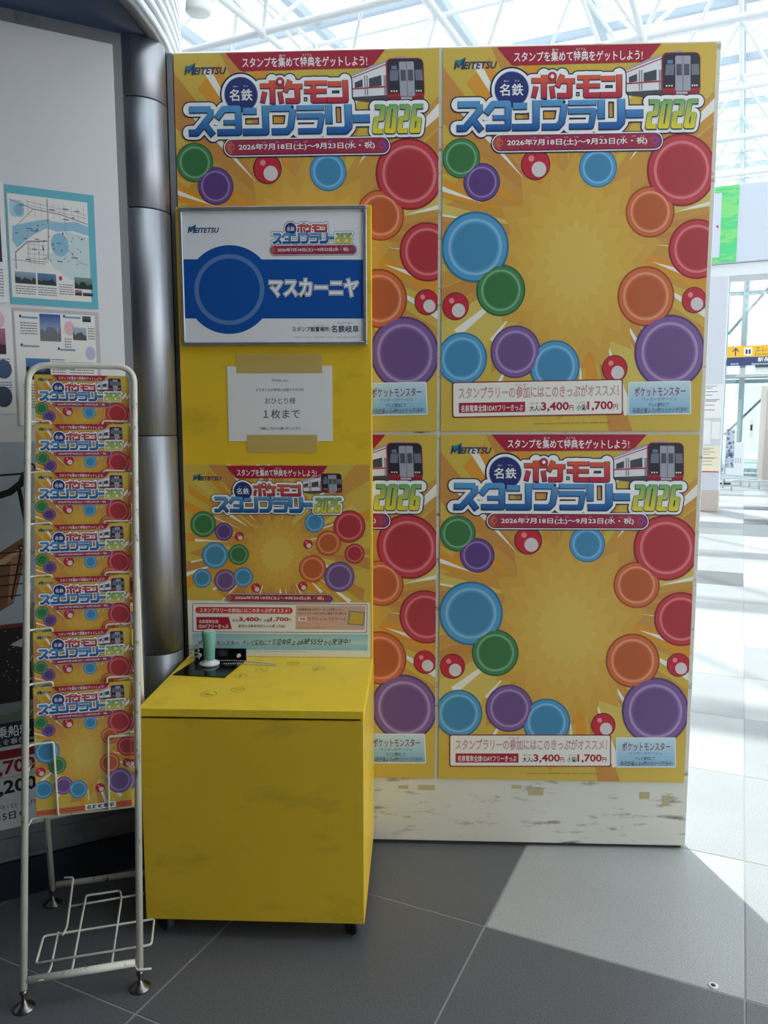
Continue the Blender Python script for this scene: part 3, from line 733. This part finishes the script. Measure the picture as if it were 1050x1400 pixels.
for k in range(8): t2.rect(100, 880 + k * 10.4, 1004, 880 + (k + 1) * 10.4, (int(150 + 12 * k), int(204 + 4 * k), int(218 + 2 * k)) if k < 5 else (int(200 - 8 * k), int(224 - 3 * k), int(232 - k)), 5)
t2.text('ポケットモンスター', 128, 916, 340, 940, ((60, 90, 130), (150, 60, 90), 914, 940), 6, .03)
t2.text('テレビ愛知にて', 360, 912, 506, 940, (24, 36, 76), 6, .012, .2); t2.text('毎週金曜', 510, 906, 610, 938, (24, 36, 76), 6, .012, .2); t2.text('よる', 612, 916, 656, 938, (24, 36, 76), 6, .02, .2)
t2.text('6時55分', 658, 902, 774, 936, (24, 36, 76), 6, .014, .2); t2.text('から', 778, 914, 816, 936, (24, 36, 76), 6, .02, .2); t2.text('放送中！', 818, 902, 916, 934, (24, 36, 76), 6, .012, .2)
t2.text('©Nintendo・Creatures・GAME FREAK・TV Tokyo・ShoPro・JR Kikaku ©Pokémon', 424, 968, 688, 974, (110, 110, 116), 6)
t2.build('notice_print', pp)
fit(M_BAN, 'slogan_banner', pp, a, 268, 26, 780, 88); fit(M_LG, 'railway_logo', pp, a, 98, 66, 244, 101)
fit(M_TR, 'train_picture', pp, a, 648, 58, 856, 165); fit(M_TT, 'title_lettering', pp, a, 184, 94, 872, 276); fit(M_DT, 'date_banner', pp, a, 264, 670, 828, 720)

# ------------------------------------------------------------ brochure rack
RO = Vector((-.921, -.707, 0)); RA = math.atan2(.0707, .2343); RW = .243; SL = .245
rk = empty('brochure_rack', RO, (0, 0, RA), 'white wire brochure rack on four chrome feet standing before the yellow stand', 'rack')
TB = .0078; LEAN = .0124
def fp(x, z): return (x + LEAN * z, SL * z, z)
MB().tube(fillet([fp(0, .045), fp(0, 1.415), fp(RW, 1.415), fp(RW, .045)], .045, 8), TB, 12).build('front_frame', WIREM, rk)
def rp(x, z): return (x + LEAN * z, .40 - .17 * z / .95, z)
for x in (0, RW): MB().tube([rp(x, .04), rp(x, .90)], TB, 12).build('rear_leg', WIREM, rk)
MB().tube([fp(.0095, .062), fp(RW - .0095, .062)], TB * 1.05, 12).build('cross_bar', WIREM, rk)
MB().tube([rp(.0095, .055), rp(RW - .0095, .055)], TB, 12).build('cross_bar', WIREM, rk)
for x, y in ((0, SL * .045), (RW, SL * .045), (0, .393), (RW, .393)):
    MB().lathe([(.022, 0), (.023, .003), (.0215, .0055), (.013, .009), (.008, .015), (.0045, .017), (.0045, .036), (.0085, .037), (.0085, .044)], (x, y, 0), 24).build('levelling_foot', FOOTM, rk)
WR = .0027
for k in range(7):
    zt = 1.392 - .1203 * k           # top of the brochure in this pocket
    zw = zt - (.126 if k == 6 else .113)                   # top of the wire front
    yb = SL * (zt - .0) - .0125 - .0
    zb = zt - .297
    drop = .17 if k == 6 else .155
    def yy(z): return SL * zt + (z - zt) * math.tan(R(4.5)) - .0075
    for sx, x0, x1 in ((1, LEAN * zw, .064), (-1, RW + LEAN * zw, RW - .060)):
        g = MB().tube(fillet([(x0, SL * zw + .0, zw), (x0 + sx * .012, yy(zw) , zw), (x1, yy(zw), zw + .002), (x1 + sx * .004, yy(zw - drop), zw - drop), (x1 + sx * .004, yy(zw - drop) + .022, zw - drop - .004)], .006, 3), WR, 6)
        g.build('pocket_wire', WIREM, rk)
    MB().tube(fillet([(LEAN * zb, SL * (zb + .0), zb - .008), (0.004 + LEAN * zb, SL * zt - .024 + .012, zb - .008), (RW - .004 + LEAN * zb, SL * zt - .024 + .012, zb - .008), (RW + LEAN * zb, SL * zb, zb - .008)], .006, 3), WR, 6).build('pocket_wire', WIREM, rk)
    if k in (1, 2, 5, 6): MB().tube([(-.012 + LEAN * zw, SL * zt + .014, zw + .004), (RW + LEAN * zw, SL * zt + .014, zw + .004)], WR, 6).build('pocket_wire', WIREM, rk)
for pts in ([(.099, -.013 + .028, .064), (.102, .241, .09), (.104, .246, .1), (.186, .246, .1), (.189, .229, .09), (.183, .015, .064)],
            [(.022, .044, .079), (.268, .044, .079), (.271, .139, .079), (.022, .139, .079), (.022, .044, .079)],
            [(.067, .231, .0865), (.243, .24, .0865)],
            [(.066, .125, .083), (.071, .155, .083), (.073, .269, .14), (.051, .271, .14)],
            [(.008, .012, .063), (.045, .008, .062), (.053, .035, .067), (.058, .117, .098)],
            [(.236, .06, .082), (.235, .006, .05), (.269, .002, .05)]):
    MB().tube(fillet(pts, .008, 3), WR, 6).build('shelf_wire', WIREM, rk)

# brochures: sheet block, print shared with the posters at a smaller size
K = .21 / .728
M_BLOCK = MB().box(0, .21, 0, .0024, 0, .297).mesh('pages', mat('brochure paper edge', (232, 208, 110), .5))
bf = Art(W1, H1, Q1, P8)
bf.rect(205, 985, 915, 1030, (206, 92, 70), 5); bf.rect(560, 982, 790, 1024, WHITE, 6, 6); bf.text('名鉄岐阜駅', 572, 988, 778, 1018, (40, 40, 60), 7, .03)
M_BF = bf.mesh('footer_band')
offs = [(.033, 1.392, -.004), (.034, 1.273, -.003), (.033 - .003, 1.157 + .001, -.020), (.031, 1.036, -.006), (.030, .915, -.012), (.026, .793, -.008), (.025, .671, -.010)]
names = ['topmost pocket of the rack', 'second pocket from the top', 'third pocket from the top', 'middle pocket of the rack', 'third pocket from the bottom', 'second pocket from the bottom', 'lowest pocket, its whole cover in view']
back = [True, True, True, True, False, True, True]
Rz = Matrix.Rotation(RA, 4, 'Z')
def brochure(x, ztop, roll, ds, label, front, group='stamp rally brochures in the rack'):
    tilt = R(4.5)
    y = SL * ztop + ds - .297 * math.sin(tilt)
    m = Matrix.Translation(RO) @ Rz @ Matrix.Translation((x, y, ztop - .297 * math.cos(tilt))) @ Matrix.Rotation(-tilt, 4, 'X') @ Matrix.Translation((.105, 0, .15)) @ Matrix.Rotation(-roll, 4, 'Y') @ Matrix.Translation((-.105, 0, -.15))
    e = empty('brochure', label=label, cat='brochure', group=group); e.matrix_world = m
    use(M_BLOCK, 'pages', e)
    for me in ((M_BG, M_BAN, M_LG, M_TT, M_DT, M_TR, M_EM, M_BF) if front else (M_BG, M_BAN, M_LG, M_TT, M_TR, M_EM)):
        o = use(me, me.name, e, (0, -.0001, 0), (K, K * 1.2, K * .2970 / (1.03 * K)))
    return e
for k, (x, z, ro) in enumerate(offs):
    brochure(x - .003, z, ro, 0, 'yellow stamp rally brochure at the front of the ' + names[k], True)
    if back[k]: brochure(x + .005, z - .004, ro + .012, .0042, 'yellow stamp rally brochure tucked behind the front one in the ' + names[k].split(',')[0], False)

# ------------------------------------------------------------ kiosk wall on the left with its steel column and round canopy
D = Vector((.8668, .4986)); WN = Vector((.4986, -.8668)); W0 = Vector((-1.1835, -.3239)); WA = math.atan2(D.y, D.x)
kw = empty('wall_left', (W0.x, W0.y, 0), (0, 0, WA), kind='structure')     # local x along the wall, -y towards the concourse
S0, S1 = -1.9, .404
SOF = 2.279
MB().box(S0, S1, .002, .06, .105, SOF).build('wall_core', GREYTRIM, kw)
MB().bevbox(S0, .377, -.004, .0, .20, 2.246, .001).build('white_board', WHITEB, kw)
MB().box(S0, .377 - .0, -.0005, .0005, 1.2308, 1.2335).build('board_joint', GREYTRIM, kw)
MB().box(S0, S1, -.006, .0015, .0, .103).build('skirting', SKIRT, kw)
MB().box(S0, .372, -.0055, -.0042, .118, .172).build('picture_strip', mat('grey photo strip', (112, 114, 118), .5, noise=.25, nscale=14), kw)
col = empty('steel_column', (-.822, -.052, 0), label='brushed steel round column between the poster wall and the display panel', cat='column')
for z0, z1 in ((0, .62), (.6225, 1.24), (1.2425, 1.845), (1.8475, 2.125), (2.1275, 2.279)):
    MB().lathe([(.071, z0), (.073, z0 + .0015), (.073, z1 - .0015), (.071, z1)], n=48).build('steel_sleeve', BRUSH, col)
MB().lathe([(.069, 0), (.069, 2.279)], n=32).build('core', DARK, col)
CC = Vector((-2.352, -.12)); CR = 1.6
# curved back of the kiosk
def arc(rr, a0, a1, n): return [CC + Vector((rr * math.cos(R(a0 + (a1 - a0) * k / n)), rr * math.sin(R(a0 + (a1 - a0) * k / n)))) for k in range(n + 1)]
inn, outr = arc(1.44, 6, 200, 40), arc(1.5, 6, 200, 40)
kb = MB(); n = 41
kb.add([(*p, 0) for p in inn] + [(*p, 0) for p in outr] + [(*p, SOF) for p in inn] + [(*p, SOF) for p in outr],
       [q for k in range(40) for q in ((k, k + 1, n * 2 + k + 1, n * 2 + k), (n + k, n * 3 + k, n * 3 + k + 1, n + k + 1))] + [(0, n, 3 * n, 2 * n), (40, 2 * n + 40, 3 * n + 40, n + 40)])
tag(kb.build('wall_kiosk', GREYTRIM), kind='structure')
can = empty('ceiling_canopy', (CC.x, CC.y, SOF), kind='structure')
MB().lathe([(CR - .022, .0), (CR - .022, .02), (CR - .1, .03)], n=96).build('soffit', NAVY, can)
def ringm(r0, r1, z0, z1):
    m = MB(); n = 96; v = []
    for k in range(n):
        a_ = 2 * math.pi * k / n
        for rr, z in ((r0, z0), (r1, z0), (r1, z1), (r0, z1)): v.append((rr * math.cos(a_), rr * math.sin(a_), z))
    m.add(v, [(4 * k + q, 4 * k + (q + 1) % 4, 4 * ((k + 1) % n) + (q + 1) % 4, 4 * ((k + 1) % n) + q) for k in range(n) for q in range(4)], True); return m
ringm(CR - .022, CR, -.002, .016).build('edge_lip', GREYTRIM, can)
for k in range(16): ringm(CR - .016, CR + .004, .020 + .037 * k, .020 + .037 * k + .021).build('fascia_rib', RIBM, can)
ringm(CR - .06, CR - .03, .016, .62).build('fascia_back', mat('shadow gap grey', (70, 80, 108), .5), can)
MB().lathe([(CR - .03, .60), (CR - .03, .62)], n=96).build('canopy_roof', RIBM, can)

# ---- sheets on the left wall (local s, z on the wall plane)
def wall_sheet(name, s0, s1, z0, z1, label, cat, yy=-.0052, th=.0008, m=PAPER, group=None):
    p = Vector((W0.x, W0.y)) + D * s0 + WN * (-yy)
    e = empty(name, (p.x, p.y, z0), (0, 0, WA), label, cat, group)
    MB().box(0, s1 - s0, .0001, th, 0, z1 - z0).build('sheet', m, e)
    return e, Art(s1 - s0, z1 - z0, [(0, 0), (100, 0), (100, 100), (0, 100)])
rn = random.Random(21)
def scribble(a, x0, y0, x1, rows, dy, col=(120, 118, 124), L=2):
    for k in range(rows):
        y = y0 + k * dy; x = x0
        while x < x1 - .5:
            w_ = rn.uniform(1, 3.2); x2 = min(x1, x + w_); a.rect(x, y, x2, y + dy * .42, col, L); x = x2 + .6
def photo(a, x0, y0, x1, y1, top, bot, L=3):
    a.rect(x0, y0, x1, y1, (top, bot, y0, y1), L)
    pts = [(x0, y1)]; n = 9
    for k in range(n + 1): pts.append((x0 + (x1 - x0) * k / n, y0 + (y1 - y0) * rn.uniform(.35, .75)))
    pts.append((x1, y1)); a.poly(pts, tuple(int(q * .6) for q in bot), L + .5)
mp, a = wall_sheet('town_map', .107, .315, 1.574, 1.863, 'printed town map with pale blue border on the white wall above the brochure rack', 'map')
a.rect(0, 0, 100, 100, (104, 184, 200), 1); a.rect(2, 7, 92, 94, (240, 236, 230), 1.5)
a.poly([(6, 34), (22, 30), (40, 26), (60, 27), (78, 25), (92, 28), (92, 36), (74, 33), (56, 35), (44, 33), (28, 40), (10, 52), (5, 46)], (150, 196, 216), 2)
a.disc(58, 46, 10, (140, 192, 214), 2); a.poly([(66, 34), (92, 38), (92, 74), (70, 76), (50, 66), (40, 56), (56, 52)], (206, 224, 224), 1.8)
a.rect(4, 12, 20, 26, (176, 210, 220), 2, 4); a.disc(14, 20, 5, (130, 184, 208), 2.2)
for p, t in (([(4, 12), (30, 18), (60, 20), (92, 26)], .9), ([(46, 8), (46, 30), (44, 60)], 1.2), ([(8, 70), (8, 56), (22, 46), (44, 44)], 1.4), ([(22, 46), (22, 62), (44, 62)], .6), ([(4, 62), (40, 64)], .6), ([(60, 44), (80, 60), (90, 62)], .5), ([(30, 18), (10, 34)], .6), ([(64, 12), (66, 36)], .5)):
    a.stroke(p, t, (166, 156, 168), 2.6)
for x in range(24, 92, 7): a.stroke([(x, 10 + x * .03), (x + 1, 24 + x * .02)], .35, (170, 166, 172), 2.6)
for y in (12, 15): a.stroke([(22, y), (90, y + 6)], .35, (170, 166, 172), 2.6)
for y in (48, 52, 56, 60): a.stroke([(20, y), (42, y)], .35, (170, 166, 172), 2.6)
for x in (24, 29, 34, 39): a.stroke([(x, 45), (x, 66)], .35, (170, 166, 172), 2.6)
for k in range(34):
    x, y = rn.uniform(30, 86), rn.uniform(24, 62); a.disc(x, y, rn.uniform(.5, .9), rn.choice([(60, 66, 90), (196, 90, 120), (70, 60, 80)]), 3, 8)
for k in range(16): x, y = rn.uniform(8, 80), rn.uniform(14, 68); a.rect(x, y, x + rn.uniform(3, 8), y + .9, (110, 106, 120), 3)
photo(a, 6, 72, 29, 82, (150, 170, 190), (86, 100, 96)); photo(a, 31, 72, 52, 82, (90, 130, 180), (70, 84, 92)); photo(a, 73, 73, 94, 83, (120, 150, 150), (50, 74, 60)); photo(a, 73, 84, 81, 89, (190, 130, 140), (120, 70, 80)); photo(a, 82, 86, 94, 89, (80, 90, 120), (40, 50, 70))
a.disc(57, 75, 2, (196, 70, 90), 3, 14)
scribble(a, 6, 84, 29, 4, 2); scribble(a, 31, 84, 52, 4, 2); scribble(a, 55, 80, 71, 5, 2)
a.build('printed_map', mp, INKP)
gs, a = wall_sheet('guide_spread', .109, .315, 1.268, 1.566, 'open sightseeing guide pages pinned on the wall below the town map', 'magazine')
a.rect(0, 0, 100, 100, (198, 190, 196), 1); a.rect(2, 3, 95, 99, (240, 236, 232), 1.5)
photo(a, 30, 4, 54, 27, (30, 84, 160), (190, 200, 210)); photo(a, 68, 14, 84, 25, (170, 190, 214), (150, 140, 140)); photo(a, 12, 42, 40, 60, (80, 130, 190), (40, 56, 80)); photo(a, 60, 62, 84, 74, (70, 80, 120), (150, 80, 110))
a.disc(64, 15, 6, (236, 186, 190), 2, 24); a.disc(88, 36, 6, (190, 190, 220), 2, 20); photo(a, 80, 4, 90, 9, (90, 90, 110), (40, 40, 60))
for x, y in ((10, 10), (60, 8), (10, 34), (52, 36), (50, 52)): a.rect(x, y - 3, x + 18, y - 1.4, (120, 160, 180), 2); a.disc(x - 1.5, y - 3, 1.4, (70, 76, 120), 2.4, 10)
scribble(a, 8, 12, 27, 5, 2.2); scribble(a, 58, 24, 66, 5, 2.2); scribble(a, 86, 14, 94, 5, 2.2); scribble(a, 42, 42, 58, 7, 2.2); scribble(a, 62, 44, 92, 5, 2.2); scribble(a, 8, 64, 50, 9, 2.4); scribble(a, 60, 78, 92, 6, 2.4)
a.build('printed_page', gs, INKP)
gp, a = wall_sheet('guide_page', -.10, .1068, 1.30, 1.565, 'sightseeing guide page with pink photo at the edge of the view', 'magazine')
a.rect(0, 0, 100, 100, (238, 234, 232), 1); photo(a, 60, 20, 92, 44, (190, 110, 140), (110, 60, 80)); a.disc(88, 58, 9, (70, 90, 130), 2.5, 24); a.disc(86, 84, 10, (66, 76, 100), 2.5, 24); a.disc(84, 12, 8, (236, 190, 200), 2, 20)
scribble(a, 66, 48, 96, 2, 2.4); scribble(a, 70, 70, 96, 4, 2.4, (100, 120, 170)); scribble(a, 10, 20, 52, 26, 2.6)
a.build('printed_page', gp, INKP)
pc, a = wall_sheet('travel_page', -.10, .101, 1.575, 1.868, 'travel page with dark blue mountain photo beside the town map', 'magazine')
a.rect(0, 0, 100, 100, (238, 238, 238), 1); photo(a, 10, 3, 96, 66, (60, 110, 180), (60, 84, 110)); scribble(a, 20, 72, 96, 10, 2.4)
a.build('printed_page', pc, INKP)
bp_, a = wall_sheet('boat_poster', -.62, .372, .2, 1.2285, 'large river boat poster with price list on the wall behind the rack', 'poster', m=mat('poster sky grey blue', (176, 190, 206), .35, noise=.08, nscale=4))
BW, BHH = .992, 1.0285
def S(s): return (s + .62) / BW * 100
def Z(z): return (1.2285 - z) / BHH * 100
# dark river, tackle, boat, price block
a.poly([(0, Z(.748)), (100, Z(.748)), (100, Z(.545)), (0, Z(.545))], (34, 30, 34), 1)
a.poly([(0, Z(.756)), (100, Z(.756)), (100, Z(.746)), (0, Z(.746))], (120, 52, 44), 1.3)
for q in range(260): x, y = rn.uniform(30, 100), rn.uniform(Z(.74), Z(.56)); a.disc(x, y, rn.uniform(.05, .16), (210, 210, 220), 1.8, 6)
a.poly([(S(.06), Z(.70)), (S(.10), Z(.72)), (S(.14), Z(.70)), (S(.17), Z(.69)), (S(.13), Z(.685)), (S(.09), Z(.69))], (180, 184, 196), 1.9)
a.poly([(S(-.2), Z(.92)), (S(.047), Z(.945)), (S(.107), Z(.982)), (S(.118), Z(.962)), (S(.10), Z(.90)), (S(.074), Z(.81)), (S(.0), Z(.77)), (S(-.2), Z(.77))], (128, 88, 66), 1.4)
a.poly([(S(-.2), Z(.90)), (S(.047), Z(.925)), (S(.118), Z(.965)), (S(.122), Z(.95)), (S(.06), Z(.915)), (S(-.2), Z(.88))], (206, 168, 136), 1.7)
a.poly([(S(.074), Z(.93)), (S(.095), Z(.94)), (S(.075), Z(.815)), (S(.06), Z(.805))], (176, 126, 94), 1.9)
a.stroke([(S(-.3), Z(1.125)), (S(.118), Z(1.147))], .5, (14, 16, 22), 2); a.stroke([(S(.116), Z(1.143)), (S(.108), Z(1.122)), (S(.08), Z(1.10)), (S(.04), Z(1.088)), (S(-.1), Z(1.08))], 1.7, (14, 16, 22), 2, 0, 'all')
a.stroke([(S(.102), Z(1.108)), (S(.118), Z(.985))], 1.0, (14, 16, 22), 2.2); a.ring(S(.132), Z(1.163), .7, 1.1, (14, 16, 22), 2, 20)
a.ring(S(.098), Z(.955), .4, .75, (14, 16, 22), 2.4, 16); a.stroke([(S(.098), Z(.948)), (S(.07), Z(.82))], .45, (14, 16, 22), 2.4)
for z in (.945, .912, .885, .86, .83): a.stroke([(S(-.1), Z(z - .006)), (S(.122 - (.945 - z) * .25), Z(z))], .32, (14, 16, 22), 2.4)
a.poly([(S(.13), Z(.75)), (S(.15), Z(.80)), (S(.19), Z(.83)), (S(.24), Z(.80)), (S(.26), Z(.75))], (170, 150, 104), 2)
a.poly([(0, Z(.545)), (100, Z(.545)), (100, Z(.49)), (0, Z(.49))], (128, 134, 136), 2); a.poly([(0, Z(.52)), (S(.05), Z(.515)), (S(.14), Z(.54)), (100, Z(.52)), (100, Z(.49)), (0, Z(.49))], (104, 118, 100), 2.2)
a.rect(0, Z(.492), 100, Z(.428), (28, 36, 60), 2.5); a.rect(0, Z(.428), 100, 100, (226, 226, 224), 2.5)
a.text('観覧乗船料', S(-.04), Z(.483), S(.0975), Z(.452), (240, 240, 240), 3, .016); a.text('船上食事付', S(-.01), Z(.448), S(.084), Z(.432), (230, 230, 230), 3, .008)
a.rect(S(-.4), Z(.418), S(.12), Z(.394), (150, 30, 50), 3); a.text(')', S(.008), Z(.417), S(.014), Z(.396), WHITE, 3.5, .01)
a.text('4,700', S(-.011), Z(.388), S(.103), Z(.348), (160, 24, 48), 3, .03); a.text('円', S(.107), Z(.380), S(.126), Z(.352), (160, 24, 48), 3, .02)
a.text('5,200', S(-.011), Z(.334), S(.103), Z(.294), (26, 26, 30), 3, .03); a.text('円', S(.107), Z(.326), S(.126), Z(.298), (26, 26, 30), 3, .02)
a.rect(S(-.4), Z(.343), S(.13), Z(.3418), (150, 150, 150), 3); scribble(a, S(-.1), Z(.288), S(.12), 1, 1.2)
a.text('6月1日～8月', S(.0), Z(.268), S(.10), Z(.256), (60, 60, 64), 3); a.text('15日', S(.01), Z(.246), S(.05), Z(.226), (30, 30, 34), 3, .02)
a.disc(S(.068), Z(.236), .9, (30, 30, 34), 3, 18); scribble(a, S(.02), Z(.22), S(.13), 1, 1.2)
a.build('printed_picture', bp_, INKP)

# ------------------------------------------------------------ far concourse on the right: beam sign, notice pillar, lift shaft
BA = TH
bm_ = empty('beam_sign', (4.346, 9.046, 3.34), (0, 0, BA), 'long pale overhead panel with green poster section above the notice pillar', 'sign')
MB().box(-5, 7, .05, .6, 0, .165).build('soffit', WPAINT, bm_)
MB().bevbox(-5, 7, 0, .55, .17, 1.225, .01).build('face_panel', SIGNW, bm_)
MB().box(-.75, .045, -.012, -.001, .18, 1.215).build('green_poster', mat('green print', (84, 206, 130), .5, dirt=((130, 214, 124), (1, 1, 4), .5, .52)), bm_)
MB().box(-.70, -.175, -.02, -.0125, .255, 1.125).build('white_poster', SIGNW, bm_)
MB().box(-.23, -.2, -.0225, -.0205, .66, .69).build('red_dot', mat('red print', (200, 60, 80), .5), bm_)
pi = empty('notice_pillar', (4.346, 9.046, 0), (0, 0, BA), 'white clad square pillar with paper notices under the overhead panel', 'pillar')
MB().bevbox(-.36, -.035, .0, .4, .30, 3.34, .01).build('cladding', PILL, pi); MB().bevbox(-.365, -.03, -.005, .405, 0, .30, .01).build('stone_base', STONE, pi)
for x0, x1, z0, z1 in ((-.34, -.05, 1.35, 1.83), (-.34, -.18, .98, 1.32), (-.17, -.06, 1.05, 1.30)): MB().box(x0, x1, -.006, -.001, z0, z1).build('notice_sheet', PAPER, pi)
MB().box(-.34, -.05, -.006, -.001, .58, .95).build('notice_sheet', mat('cream paper', (236, 226, 196), .6), pi); MB().box(-.34, -.05, -.008, -.0065, .575, .59).build('red_line', bpy.data.materials['red print'], pi)
na = Art(.29, .48, [(0, 0), (100, 0), (100, 100), (0, 100)])
for y in (4, 10, 20, 30, 44, 48, 60, 74): na.rect(8, y, rn.uniform(40, 92), y + 2, (120, 120, 126), 1)
o = na.build('notice_text', pi, INKP); o.location = (-.34, -.0065, 1.35)
o = use(o.data, 'notice_text', pi, (-.34, -.0085, .60), (1, 1, .7))

lf = empty('lift_shaft', (7.767, 15.378, 0), (0, 0, BA), 'tall glazed lift shaft with steel posts beyond the notice pillar', 'lift')
for x in (-1.0, -.56, .6, 1.8): MB().box(x - .06, x + .06, 0, .12, 0, 6.3).build('post', STEELP, lf)
for x in (-1.0, 1.8): MB().box(x - .06, x + .06, 2.3, 2.42, 0, 6.3).build('post', STEELP, lf)
for z in (.05, 2.28, 4.45, 6.2): MB().box(-1.05, 1.85, .01, .11, z, z + .1).build('rail', STEELP, lf); MB().box(-1.05, 1.85, 2.31, 2.41, z, z + .1).build('rail', STEELP, lf)
for x0, x1 in ((-.94, -.62), (-.5, .54), (.66, 1.74)):
    for z0, z1 in ((.16, 2.27), (2.39, 4.44), (4.56, 6.19)):
        MB().box(x0, x1, .05, .062, z0, z1).build('glass_pane', GLASSG, lf); MB().box(x0, x1, 2.35, 2.362, z0, z1).build('glass_pane', GLASSG, lf)
for z0, z1 in ((.16, 2.27), (2.39, 4.44), (4.56, 6.19)): MB().box(-1.006, -.994, .13, 2.29, z0, z1).build('glass_pane', GLASSG, lf)
MB().box(-.16, 1.2, -.25, -.01, 0, 2.1).build('door_portal', mat('beige portal', (214, 206, 196), .5), lf); MB().box(-.04, .5, -.262, -.2505, .02, 2.0).build('lift_door', DOORM, lf); MB().box(.51, 1.06, -.262, -.2505, .02, 2.0).build('lift_door', DOORM, lf)
MB().box(-.36, -.28, -.1, -.02, .95, 1.35).build('call_panel', WPAINT, lf); MB().box(-.34, -.30, -.106, -.1005, 1.12, 1.25).build('call_display', DARK, lf)
MB().box(-.3, 1.0, .4, 1.9, 2.5, 3.0).build('lift_machinery', STEELP, lf)
for a_, b_ in (((-.9, .3, 3.3), (-.1, .3, 4.3)), ((-.9, 1.4, 1.0), (.2, 1.4, 2.2)), ((-.9, .8, 3.0), (.5, .8, 3.1))): MB().tube([a_, b_], .03, 8).build('brace', STEELP, lf)
hs = empty('hanging_sign', (7.767, 15.378, 2.54), (0, 0, BA), 'yellow and navy hanging direction sign to the lift and office', 'sign')
MB().box(-.885, 1.6, -.42, -.36, .182, .425).build('yellow_band', mat('yellow sign face', (240, 186, 56), .4), hs); MB().box(-.885, 1.6, -.42, -.36, 0, .18).build('navy_band', mat('navy sign face', (56, 66, 112), .4), hs)
for x in (-.6, 1.3): MB().tube([(x, -.39, .425), (x, -.39, 2.6)], .02, 8).build('hanger', STEELP, hs)
a = Art(2.485, .425, [(0, 0), (248.5, 0), (248.5, 42.5), (0, 42.5)])
a.stroke([(17, 21), (17, 6)], 2, (30, 40, 90), 1); a.stroke([(11, 12), (17, 5), (23, 12)], 2, (30, 40, 90), 1)
o = a.build('arrow', hs, INKP); o.location = (-.885, -.421, 0); a = Art(2.485, .425, [(0, 0), (248.5, 0), (248.5, 42.5), (0, 42.5)])
a.rect(34, 4, 50, 21, (240, 240, 236), 1, 1); a.rect(37, 8, 41, 18, (40, 50, 90), 1.5); a.rect(43, 8, 47, 18, (40, 50, 90), 1.5)
o = a.build('pictogram', hs, INKP); o.location = (-.885, -.421, 0); a = Art(2.485, .425, [(0, 0), (248.5, 0), (248.5, 42.5), (0, 42.5)])
a.text('エレベーター', 56, 3, 126, 14, (150, 96, 40), 1, .01); a.text('Elevator', 56, 16, 88, 22, (150, 96, 40), 1)
a.text('駅長事務室', 62, 26, 118, 35, WHITE, 1, .01); a.text("Stationmaster's Office", 50, 37, 112, 41.5, WHITE, 1); a.text('待合室', 8, 36.5, 24, 41, WHITE, 1)
o = a.build('sign_lettering', hs, INKP); o.location = (-.885, -.421, 0)
cb = empty('white_cabinet', (7.05, 15.1, 0), (0, 0, BA), 'low white perforated cabinet beside the lift shaft', 'cabinet')
MB().bevbox(-.28, .12, -.2, .1, .0, .86, .01).build('body', WPAINT, cb)
for z in (.42, .46, .50): 
    for x in (-.16, -.11, -.06, -.01, .04): MB().box(x, x + .02, -.204, -.2005, z, z + .018).build('vent_hole', GREYTRIM, cb)
bn = empty('banner_flag', (6.5, 14.3, 0), (0, 0, BA), 'narrow patterned banner standing beside the notice pillar', 'banner')
MB().box(-.03, .12, -.01, .0, .35, 1.15).build('cloth', mat('patterned cloth', (190, 196, 204), .7, dirt=((60, 80, 130), (9, 9, 14), .48, .56)), bn); MB().tube([(-.04, 0, .0), (-.04, 0, 1.25)], .012, 8).build('pole', STEELP, bn)
MB().box(-.12, .10, -.1, .1, 0, .03).build('foot', RUBBER, bn)
for k in range(4):
    e = empty('barrier_rail', (6.3 + .05 * k, 12.6 + .55 * k, 0), (0, 0, BA), ['nearest', 'second', 'third', 'farthest'][k] + ' of the low steel rails on the floor before the cabinet', 'rail', 'low rails before the lift')
    MB().tube(fillet([(-.35, 0, 0), (-.35, 0, .2), (.3, 0, .2), (.3, 0, 0)], .04, 3), .015, 8).build('bar', STEELP, e)
# glazed end wall and side wall of the concourse
def glazed_wall(name, x0, x1, y, hh, px):
    e = empty(name, (0, 0, 0), kind='structure')
    return e
gw = empty('wall_far', (NODE0.x, NODE0.y, 0), (0, 0, TH), kind='structure')
for i in range(-6, 9):
    MB().box(i * PT - .05, i * PT + .05, 9.9, 10.05, 0, HG).build('mullion', WPAINT, gw)
for z in (0.0, 2.7, 5.4): MB().box(-6 * PT, 8 * PT, 9.92, 10.03, z, z + .08).build('transom', WPAINT, gw)
for i in range(-6, 8):
    for z0, z1 in ((.09, 2.69), (2.79, 5.39), (5.49, HG - .1)): MB().box(i * PT + .051, (i + 1) * PT - .051, 9.96, 9.972, z0, z1).build('glass_pane', GLASSG, gw)
# unseen light blockers added behind and beside the viewer
GW = mat('dark light blocker', (84, 84, 88), .6)
tag(MB().box(-6, 2.2, -3.5, -3.1, 0, 3.4).build('wall_back_blocker', GW), kind='structure')  # added out of view to cut light on the stand's front
tag(MB().box(-6, 1.3, -3.1, -1.3, 2.95, 3.15).build('ceiling_blocker', GW), kind='structure')  # added slab, keeps overhead light off the box front more than the board
tag(MB().box(-5.2, -4.9, -3.1, 9, 0, 8.2).build('wall_side_blocker', GW), kind='structure')  # added tall blocker, darkens the left side
